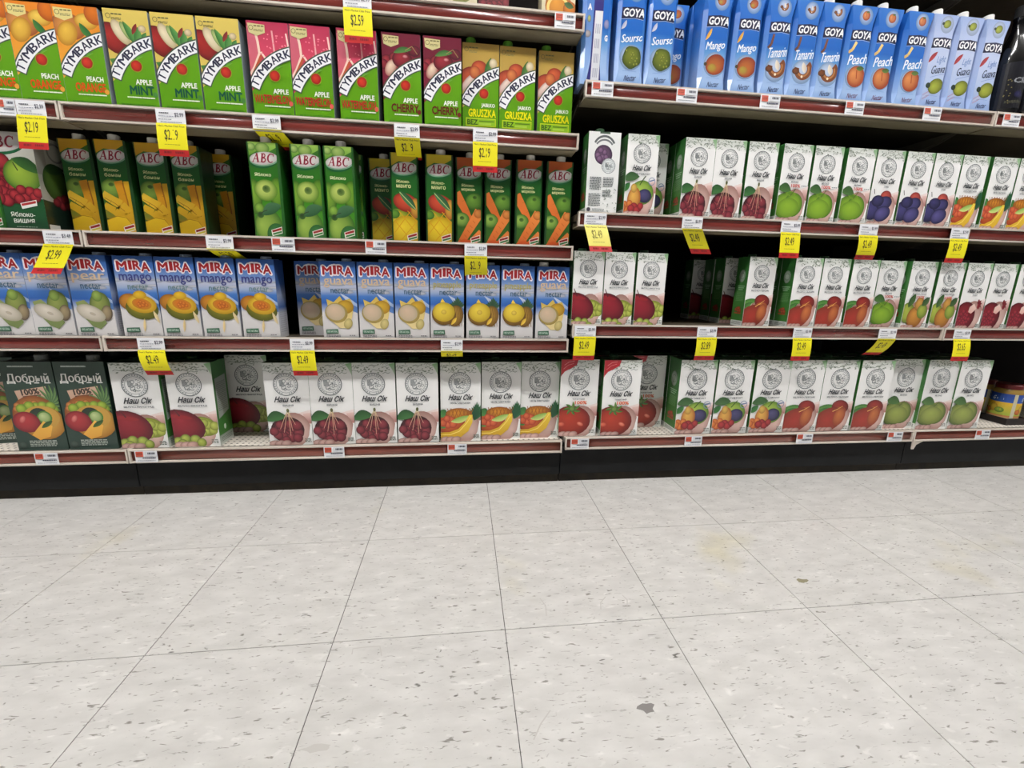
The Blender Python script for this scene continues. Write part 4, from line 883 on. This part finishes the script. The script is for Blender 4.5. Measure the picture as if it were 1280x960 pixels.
def carton(kind, fl, x, y, z, label, group, rz=0.0, raised=False):
    W, H, D = KIND[kind]
    t = thing('juice_carton', (x, y, z), label, 'juice carton', group)
    t.rotation_euler = (0, 0, rz)
    def part(name, me, loc=None, rot=None):
        o = obj(name, me, t, loc)
        if rot: o.rotation_euler = rot
        return o
    gl = M['gloss']; pr = M['print']
    if kind in ('pour1', 'pour2'):
        part('body', shared((kind, 'b'), lambda: brick_body(W, H, D, pr, None, (40, 70, 40), (58, 112, 50))))
        part('front_print', shared((kind, fl), lambda: (pour_back(W, H) if fl == 'back' else pour_pack(W, H, fl, len(fl)*7+W*100)).mesh('front_print', pr)))
        for s in (-1, 1):
            o = part('side_print', shared((kind, 's', s), lambda: pour_side(D, H, s < 0).mesh('side_print', pr, side_fn(s, W))), (0, D/2, 0))
        part('top_fold', shared((kind, 'f'), lambda: seam_mesh(W, D, pr, (50, 84, 50))), (0, 0, H))
        part('cap', shared((kind, 'c'), lambda: cap_mesh(.014 if kind == 'pour2' else .012, .009, M['cap_green'])), (-W*.12, D*(.3 if fl == 'back' else .74), H+.0004))
    elif kind == 'dark2':
        part('body', shared((kind, 'b'), lambda: brick_body(W, H, D, pr, None, (30, 44, 36), (34, 52, 44))))
        part('front_print', shared((kind, fl), lambda: kind_pack(W, H).mesh('front_print', pr)))
        part('top_fold', shared((kind, 'f'), lambda: seam_mesh(W, D, pr, (36, 52, 44))), (0, 0, H)); part('cap', shared((kind, 'c'), lambda: cap_mesh(.015, .016, M['cap_grey'])), (W*.2, D*.3, H+.0004))
    elif kind == 'tall':
        part('body', shared((kind, 'b'), lambda: brick_body(W, H, D, gl, None, (150, 150, 140), (150, 158, 162))))
        part('front_print', shared((kind, fl), lambda: tall_pack(W, H, fl).mesh('front_print', gl)))
        part('top_fold', shared((kind, 'f'), lambda: seam_mesh(W, D, gl, (170, 168, 150))), (0, 0, H)); part('cap', shared((kind, 'c', fl == 'pear'), lambda: cap_mesh(.0125, .015 if fl == 'pear' else .009, M['cap_lime'])), (-W*.27, D*(.3 if fl == 'pear' else .75), H+.0004))
    elif kind == 'beach':
        part('body', shared((kind, 'b'), lambda: brick_body(W, H, D, pr, [(0, (200, 198, 198)), (.34, (196, 194, 200)), (.42, (74, 112, 170)), (1, (48, 84, 146))], (60, 90, 140))))
        part('front_print', shared((kind, fl), lambda: beach_pack(W, H, fl).mesh('front_print', pr)))
        for s in (-1, 1): part('side_print', shared((kind, 's', s), lambda: beach_side(D, H).mesh('side_print', pr, side_fn(s, W))), (0, D/2, 0))
        part('top_fold', shared((kind, 'f'), lambda: seam_mesh(W, D, pr, (120, 140, 170))), (0, 0, H)); part('cap', shared((kind, 'c', raised), lambda: cap_mesh(.013, .012 if raised else .007, M['cap_white' if raised else 'cap_blue'])), (W*(-.27 if raised else .22), D*.35, H+.0004))
    elif kind == 'oval':
        st = [(0, (40, 96, 36)), (.5, (34, 100, 28)), (1, (30, 78, 28))] if fl == 'apples' else [(0, (34, 66, 34)), (.5, (28, 76, 30)), (1, (26, 62, 28))]
        part('body', shared((kind, fl, 'b'), lambda: prism_body(W, H, D, .0045, gl, st)))
        part('front_print', shared((kind, fl), lambda: oval_pack(W-.009, H, fl).mesh('front_print', gl)))
        part('cap', shared((kind, 'c'), lambda: cap_mesh(.0125, .0145, M['cap_white'])), (.004, .016, H+.0002))
    elif kind == 'bigoval':
        part('body', shared((kind, 'b'), lambda: brick_body(W, H, D, gl, [(0, (36, 56, 40)), (.36, (46, 66, 48)), (.5, (120, 118, 108)), (1, (158, 156, 146))], (120, 120, 112))))
        part('front_print', shared((kind, fl), lambda: cherry_pack(W, H).mesh('front_print', gl))); part('side_print', shared((kind, 's'), lambda: cherry_side(D, H).mesh('side_print', gl, side_fn(1, W))), (0, D/2, 0)); part('top_fold', shared((kind, 'f'), lambda: seam_mesh(W, D, gl, (150, 150, 140))), (0, 0, H))
        part('cap', shared((kind, 'c'), lambda: cap_mesh(.014, .015, M['cap_white'])), (W*.2, D*.3, H+.0004))
    elif kind == 'drink':
        st = [(0, (150, 180, 224)), (.3, (140, 172, 222)), (.52, (60, 124, 200)), (.8, (34, 104, 192)), (1, (44, 112, 198))] if fl != 'guava' else [(0, (150, 174, 220)), (.6, (170, 186, 222)), (1, (150, 170, 214))]
        part('body', shared((kind, fl, 'b'), lambda: prism_body(W, H, D, .009, gl, st)))
        part('front_print', shared((kind, fl), lambda: (drink_corner(W-.018, H) if fl == 'corner' else drink_pack(W-.018, H, fl)).mesh('front_print', gl)))
        part('cap', shared((kind, 'c'), lambda: cap_mesh(.013, .020, M['cap_white'])), (-.006, .024, H+.0002), (math.radians(-4), math.radians(-5), 0))
    else:
        bg, c = {'cream': ((206, 196, 156), (150, 140, 90)), 'pale': ((214, 204, 172), (170, 150, 100)), 'red': ((96, 30, 34), (130, 60, 56)), 'orange': ((214, 204, 170), (196, 186, 140))}[fl]
        part('body', shared((kind, fl, 'b'), lambda: brick_body(W, H, D, pr, None, bg, bg)))
        part('front_print', shared((kind, fl), lambda: plain_pack(W, H, bg, c, fl).mesh('front_print', pr))); part('top_fold', shared((kind, fl, 'f'), lambda: seam_mesh(W, D, pr, bg)), (0, 0, H))
    return t

NAMES = {'peach_orange': 'peach-orange', 'apple_mint': 'apple-mint', 'watermelon': 'apple-watermelon', 'cherry': 'apple-cherry', 'pear': 'apple-pear', 'bananas': 'apple-banana', 'apples': 'green apple', 'mangoes': 'mango',
         'carrots': 'apple-carrot', 'pears': 'cut-pear', 'guavas': 'guava', 'pineapples': 'pineapple', 'Dmixed': 'mixed-fruit', 'grapes': 'apple-grape', 'cherries': 'cherry', 'tropical': 'banana-pineapple', 'tomatoes': 'tomato', 'mixed': 'apple-plum-pear',
         'peaches': 'apple-peach', 'apples100': 'bright green apple', 'plums': 'plum', 'pears100': 'pear', 'pomegranates': 'pomegranate', 'soursop': 'soursop', 'mango': 'mango', 'tamarind': 'tamarind', 'peach': 'peach', 'guava': 'light guava'}
ROWDEF = {'A': ('tall', 1.000, 'green %s carton with arched banner', 'on the upper left shelf'), 'B': ('oval', .7195, 'slim %s carton with white oval', 'on the middle left shelf'),
          'C': ('beach', .462, 'blue %s nectar carton', 'on the left shelf above the bottom'), 'D': ('pour2', .147, 'big white %s carton', 'on the left bottom shelf'), 'E': ('pour2', .156, 'big white %s carton', 'on the right bottom shelf'),
          'R': ('pour1', .810, 'white %s carton', 'on the right shelf under the blue cartons'), 'S': ('pour1', .505, 'white %s carton', 'on the right shelf above the bottom'), 'G': ('drink', 1.126, 'blue prism %s carton with white cap', 'on the top right shelf')}
SPECIAL = {('C', 7): 'blue guava carton set back in shade, left of the other guava cartons', ('C', 14): 'blue guava carton with raised white cap, rightmost beside the pineapple ones',
           ('B', 4): 'slim apple-banana carton set far back in the dark gap', ('B', 8): 'slim mango carton set back in shade beside the green apple ones', ('D', 4): 'big white apple-grape carton pushed back in shade, beside the cherry ones',
           ('E', 2): 'big white tomato carton pushed back, rightmost of the tomato ones', ('G', 0): 'blue prism carton turned to show its barcode edge, leftmost on top right shelf', ('G', 3): 'dim mango prism carton set back behind the soursop ones',
           ('R', 0): 'white carton showing its back panel with purple roundel', ('R', 2): 'white apple-plum-pear carton set back behind its brighter neighbour',
           ('S', 3): 'darkest apple-grape carton at the back of the empty gap, leftmost there', ('S', 4): 'dark carton deep in the gap showing its green side, middle of three', ('S', 5): 'dim apple-grape carton in the gap, just left of the peach ones'}
def ordinal(i, n):
    if n == 1: return 'the only one'
    if i == 0: return 'leftmost of %d' % n
    if i == n-1: return 'rightmost of %d' % n
    if n == 3: return 'middle of 3'
    return ('second', 'third', 'fourth', 'fifth')[i-1]+' from left of %d' % n
for rk, L in ROWS.items():
    kind, z, fmt, place = ROWDEF[rk]; cnt = {}
    for i, (f, x, y) in enumerate(L):
        if (rk, i) not in SPECIAL: cnt.setdefault(f, []).append(i)
    for i, (f, x, y) in enumerate(L):
        kd = 'dark2' if f == 'Dmixed' else kind
        if (rk, i) in SPECIAL: lb = SPECIAL[(rk, i)]
        else:
            fm = 'dark green %s carton' if f == 'Dmixed' else fmt
            lb = (fm % NAMES[f]) + ', ' + ordinal(cnt[f].index(i), len(cnt[f])) + ' ' + place
        grp = '%s cartons %s' % (NAMES.get(f, f), place)
        carton(kd, f, x, y, z, lb, grp, 0.0, (rk, i) == ('C', 14))
        if rk in 'DE' and (rk, i) not in (('D', 3), ('D', 4), ('E', 2)):
            o_ = 'dark green' if f == 'Dmixed' else NAMES[f]
            carton(kd, f, x, y+.076, z, '%s carton behind the %s %s' % (o_, ordinal(cnt[f].index(i), len(cnt[f])), place), 'second row of cartons '+place)
# stock seen only through the gaps
def extra(kind, f, x, y, z, lb, rz=0.0): carton(kind, f, x, y, z, lb, 'cartons seen through the gaps', rz)
for k in (1, 2): extra('pour1', 'cherries', .5741, .247+.058*k, .810, 'white cherry carton %s behind the leftmost cherry one, showing green side' % ('directly', 'two places')[k-1])
extra('pour1', 'peaches', .956, .305, .505, 'white apple-peach carton directly behind second peach one, showing green side')
extra('pour1', 'mixed', .322, .306, .810, 'white carton behind the one showing its back panel')
extra('oval', 'apples', -.375, .312, .7195, 'slim green apple carton directly behind the rightmost green apple one')
extra('drink', 'mango', .583, .314, 1.126, 'dim blue mango carton directly behind the leftmost bright mango one')
extra('bigoval', 'cherry', *CHERRYBIG, .7195, 'large apple-cherry carton with white oval at the far left edge')
extra('oval', 'apples', CHERRYBIG[0]-.0835, .262, .7195, 'slim green carton cut off at the far left, beside the large cherry one')
extra('dark2', 'Dmixed', -1.362, .33, .147, 'dark green carton pushed back at the far left end of the bottom shelf', .12)
for f, x, lb in (('cream', -.150, 'cream carton bottom leftmost on the top left shelf'), ('pale', -.0745, 'cream carton bottom beside the dark red one on the top shelf'), ('red', .0035, None), ('orange', .164, None)):
    lb = lb or {'red': 'dark red carton on the top left shelf, mostly cut off', 'orange': 'cream carton with orange slices at the right of the top left shelf'}[f]
    W0 = KIND['plain']; KIND['plain'] = (.074 if f != 'orange' else .084, .2, .06)
    carton('plain', f, x, .25, 1.269, lb, 'cartons on the top left shelf'); KIND['plain'] = W0

# ------------------------------------------------------------------ dark bottles and jars at the right
for i, x in enumerate((1.520, 1.606)):
    t = thing('dark_bottle', (x, .283, 1.126), ('black glossy bottle with grey lettering, next to the guava cartons', 'black glossy bottle at the far right end of the top right shelf')[i], 'bottle', 'black bottles on the top right shelf')
    bm = bmesh.new(); lathe(bm, [(.036, 0), (.039, .004), (.039, .15), (.036, .175), (.020, .215), (.0145, .235), (.0145, .262), (.016, .264), (.016, .27)], 28); obj('glass', me_of(bm, 'bottle_glass', M['bottle'], True), t)
    bm = bmesh.new(); lathe(bm, [(.0165, .266), (.0165, .292), (.014, .295)], 20); obj('cap', me_of(bm, 'bottle_cap', M['hole']), t)
    rnd = random.Random(i)
    def wrap(X, Z, D_): q = X/.0396; return ((.0396+D_)*math.sin(q), -(.0396+D_)*math.cos(q), Z+.022)
    sub = Art(.1, .12)
    # cut the sheet into upright strips so that it bends round the glass
    for s in range(14): sub.rect(s*100/14, 0, (s+1)*100/14, 100, (22, 22, 30), (16, 16, 22)); sub.lay -= 1
    sub.lay += 1; sub.txt('CIN', 30, 34, 74, 46, (150, 152, 156), 0, .03); sub.micro(20, 84, 80, 90, (90, 88, 70), 2, 3)
    for k in range(12): sub.ell(rnd.uniform(10, 30), rnd.uniform(20, 90), 1.6, None, (130, 118, 70), n=6)
    sub.ell(50, 70, 14, 10, (40, 38, 84), (26, 24, 44))
    obj('paper_label', sub.mesh('bottle_label', M['gloss'], wrap), t)
tr = thing('cardboard_tray', (1.912, .34, .1565), 'dark cardboard tray of jars on the right bottom shelf', 'tray')
bm = bmesh.new(); bx(bm, -.045, .045, -.05, .24, 0, .003); obj('tray_floor', me_of(bm, 'tray_floor', M['tray']), tr)
for nm, q in (('long', (-.045, -.0425, -.05, .24)), ('long', (.0425, .045, -.05, .24)), ('short', (-.0425, .0425, -.05, -.0475)), ('short', (-.0425, .0425, .2375, .24))):
    obj('tray_wall', box_me('tray_wall', M['tray'], *q, .003, .024), tr)
for i in range(3):
    t = thing('fruit_jar', (1.912, .337+.083*i, .160), ('nearest', 'middle', 'farthest')[i]+' fruit jar with blue and yellow label in the dark tray', 'jar', 'fruit jars in the tray')
    bm = bmesh.new(); lathe(bm, [(.037, 0), (.040, .004), (.040, .112), (.036, .12), (.034, .126)], 28); obj('glass', me_of(bm, 'jar_glass', M['jar'], True), t)
    bm = bmesh.new(); lathe(bm, [(.0365, .124), (.037, .126), (.037, .138), (.035, .14)], 28); obj('lid', me_of(bm, 'jar_lid', M['lid']), t)
    sub = Art(.25, .092)
    for s in range(30):
        sub.rect(s*100/30, 0, (s+1)*100/30, 34, (30, 62, 140), (48, 90, 170)); sub.lay -= 1
        sub.rect(s*100/30, 34, (s+1)*100/30, 86, (226, 176, 48), (170, 190, 70)); sub.lay -= 1
        sub.rect(s*100/30, 86, (s+1)*100/30, 100, (206, 110, 50), (214, 196, 150)); sub.lay -= 1
    sub.lay += 1
    for c0 in (15, 48, 81):
        sub.ell(c0, 58, 5, 6, (240, 206, 70), (206, 150, 40)); sub.ell(c0+7, 66, 5, 4, (160, 196, 76), (96, 146, 46)); sub.ell(c0-6, 70, 4, 4, (226, 130, 60), (190, 90, 40)); sub.txt('G', c0-4, 12, c0+1, 27, (220, 226, 236), .3, .03); sub.micro(c0+2, 18, c0+9, 30, (200, 210, 226), 1, 2)
        sub.poly([(c0-14, 0), (c0-10, 0), (c0-10, 100), (c0-14, 100)], (196, 190, 160), (206, 200, 176))
    def wrap(X, Z, D_): q = X/.0402+math.pi*.15; return ((.0402+D_)*math.sin(q), -(.0402+D_)*math.cos(q), Z+.014)
    obj('paper_label', sub.mesh('jar_label', M['paper'], wrap), t)

# ------------------------------------------------------------------ shelf price tags
def white_art(style, w, h, price):
    a = Art(w, h); a.rect(0, 0, 100, 100, (232, 232, 236), (238, 238, 240))
    if style == 'w':
        a.micro(12, 22, 44, 34, (60, 62, 76), 1, 3); a.micro(10, 44, 60, 52, (120, 122, 140), 1, 4); a.txt(price, 64, 20, 94, 52, (54, 56, 74), 0, .02); a.micro(8, 64, 52, 72, (96, 98, 116), 1, 6); a.micro(14, 80, 86, 88, (120, 122, 136), 1, 7)
    else:
        a.rect(5, 6, 38, 50, (196, 84, 62)); a.micro(9, 16, 34, 40, (150, 60, 46), 2, 3); a.rect(46, 6, 98, 46, (214, 216, 220)); a.micro(58, 14, 92, 44, (84, 86, 98), 1, 8)
        a.micro(34, 56, 94, 74, (60, 62, 84), 1, 5); a.micro(10, 82, 90, 90, (150, 152, 162), 1, 6)
    return a
def slip_art(w, h, price, faded):
    a = Art(w, h); ye = (238, 226, 14) if not faded else (240, 228, 120); yb = 80; n = 14
    for i in range(n): a.rect(0, yb*i/n, 100, yb*(i+1)/n, ye); a.lay -= 1
    for i in range(4): a.rect(0, yb+20*i/4, 100, yb+20*(i+1)/4, (190, 26, 28) if not faded else (206, 70, 74)); a.lay -= 1
    a.lay += 1
    a.txt("Net's Market Club Price", 6, 5, 94, 11.5, (84, 72, 16), 0, .02)
    a.txt(price, 25, 19, 70, 56, (44, 40, 14) if not faded else (120, 112, 50), 0, .014)
    a.micro(22, 64, 74, 66.5, (120, 108, 20), 1, 4); a.rect(0, 78.6, 100, 80, (226, 190, 40)); a.micro(16, 85, 42, 97, (130, 14, 20), 1, 2); a.micro(54, 85, 84, 97, (130, 14, 20), 1, 3)
    return a
RAILZ = {'Z': 1.273, 'A': 1.004, 'B': .7235, 'C': .466, 'D': .151, 'E': .160, 'G': 1.130, 'R': .814, 'S': .509}
def tag(row, x, style, label, price='', w=.062, sale=None, a0=0.0, curl=0.0, shear=0.0, faded=False):
    z = RAILZ[row]; yf = .25 if row in 'DE' else YF; h = .0335
    t = thing('price_tag', (x, yf, z-.002), label, 'price tag', 'price tags along the shelf rails')
    def wf(X, Z, D_): q = (Z/h-.5); return (X, -.0046+.0016*(4*q*q)*0-D_*.6-.0012*(1-4*q*q), Z-h-.001)
    obj('paper_label', white_art(style, w, h, price).mesh('rail_label', M['paper'], wf), t)
    if sale:
        H = .071; n = 24
        ys, zs = [0.0], [0.0]
        for i in range(n):
            an = a0+curl*(i+.5)/n; ys.append(ys[-1]+math.sin(an)*H/n); zs.append(zs[-1]-math.cos(an)*H/n)
        def sf(X, Z, D_):
            s_ = max(0, min(n-1e-6, (1-Z/H)*n)); i = int(s_); u = s_-i
            an = a0+curl*s_/n
            yy = ys[i]+(ys[i+1]-ys[i])*u; zz = zs[i]+(zs[i+1]-zs[i])*u
            return (X+shear*(H-Z), -.0072+yy-D_*math.cos(an), -h+.0015+zz-D_*math.sin(an)+abs(X)*0)
        obj('sale_slip', slip_art(w+.001, H, sale, faded).mesh('sale_slip', M['paper'], sf), t, None, None, 'yellow and red paper sale slip' if not faded else 'sun-faded yellow sale slip')
    return t
Y_ = 'white label with yellow %s sale slip, '
tag('A', -1.094, 'r', 'white shelf label overlapping the first upper shelf sale tag', '2.49', .036)
tag('A', -1.045, 'w', Y_ % '$2.19'+'under the peach-orange cartons', '$2.99', .060, '$2.19', -.02, .06, -.12)
tag('A', -.753, 'w', Y_ % '$2.19'+'under the apple-mint cartons', '$2.99', .064, '$2.19', -.1, .25, -.03)
tag('A', -.541, 'w', 'white label with yellow slip folded under, below the leftmost watermelon carton', '$2.99', .064, '$2.19', 1.0, .3, .3)
tag('A', -.211, 'w', 'white label with yellow $2.19 slip bent back, under the apple-cherry cartons', '$2.99', .062, '$2.19', .55, .9)
tag('A', -.016, 'w', Y_ % '$2.19'+'under the apple-pear cartons', '$2.99', .062, '$2.19', -.02, .1)
tag('Z', -.316, 'w', Y_ % '$2.59'+'in front of the watermelon cartons', '$2.99', .064, '$2.59', -.02, .1)
tag('Z', .178, 'r', 'red and grey label at the right end of the top left shelf', '3.29', .052)
tag('B', -1.042, 'w', 'white label with slanted yellow $2.99 slip under the large cherry carton', '$3.49', .064, '$2.99', .0, -.2, -.5)
tag('B', -.679, 'w', 'white label with yellow slip folded back, under the rightmost banana carton', '$2.99', .064, '$2.29', 1.02, .3, .22)
tag('B', -.528, 'r', 'red and white label under the leftmost green apple carton', '2.29', .056)
tag('B', -.299, 'r', 'red and white label under the shaded mango carton', '2.29', .053)
tag('B', -.039, 'w', 'white label with yellow $2.19 slip bent back, under the carrot cartons', '$2.29', .060, '$2.19', .2, .45, .03)
tag('C', -.875, 'w', Y_ % '$2.49'+'under the leftmost blue mango carton', '$2.99', .064, '$2.49', -.25, .8, .1)
tag('C', -.503, 'w', Y_ % '$2.49'+'under the shaded blue guava carton', '$2.99', .062, '$2.49', -.1, .35, .04)
tag('C', -.105, 'w', 'white label with yellow $2.49 slip curled under, below the leftmost pineapple carton', '$2.99', .060, '$2.49', .75, .9)
for x, lb in ((-1.189, 'under the leftmost dark green carton'), (-.943, 'under the leftmost big grape carton'), (-.445, 'under the big cherry cartons'), (-.092, 'under the leftmost big banana-pineapple carton')):
    tag('D', x, 'r', 'red and white bottom rail label '+lb, '4.29', .057)
for x, lb in ((.283, 'under the leftmost tomato carton'), (.654, 'under the leftmost apple-plum-pear carton'), (1.041, 'under the leftmost big peach carton'), (1.375, 'left of the loose rail clip'), (1.717, 'by the empty space at the far right')):
    tag('E', x, 'r', 'red and white bottom rail label '+lb, '4.29', .058)
for x, lb in ((.283, 'under the barcode-edge carton'), (.511, 'under the shaded mango carton'), (.747, 'under the first tamarind carton'), (.999, 'under the first peach carton'), (1.241, 'under the first light guava carton'), (1.501, 'under the black bottles')):
    tag('G', x, 'r', 'red, grey and white top right rail label '+lb, '3.49', .057)
tag('R', .285, 'w', 'white label with faded yellow $2.49 slip under the back-panel carton', '$2.99', .062, '$2.49', -.25, .25, .26, True)
tag('R', .564, 'w', 'white label with slanted yellow $2.49 slip under the leftmost cherry carton', '$2.99', .060, '$2.49', .5, -.2, .72)
tag('R', .864, 'w', Y_ % '$2.49'+'under the bright green apple cartons', '$2.99', .061, '$2.49', -.05, .1, .08)
tag('R', 1.113, 'w', Y_ % '$2.49'+'under the plum cartons', '$2.99', .061, '$2.49', -.1, .6, .16)
tag('R', 1.420, 'w', Y_ % '$2.49'+'under the banana-pineapple cartons', '$2.99', .062, '$2.49', -.1, .3, .0)
tag('S', .275, 'w', Y_ % '$2.49'+'under the leftmost grape carton', '$2.99', .063, '$2.49', -.05, .3)
tag('S', .647, 'w', Y_ % '$2.89'+'under the empty dark gap', '$2.99', .062, '$2.89', -.1, .4, .02)
tag('S', .957, 'w', Y_ % '$2.49'+'under the peach cartons', '$2.99', .062, '$2.49', -.15, .35, .06)
tag('S', 1.248, 'w', 'white label with yellow $2.49 slip curled aside, under the green apple carton', '$2.99', .062, '$2.49', .3, .6, -.1)
tag('S', 1.516, 'w', Y_ % '$2.65'+'under the pomegranate cartons', '$2.99', .062, '$2.65', -.25, .4, .04)
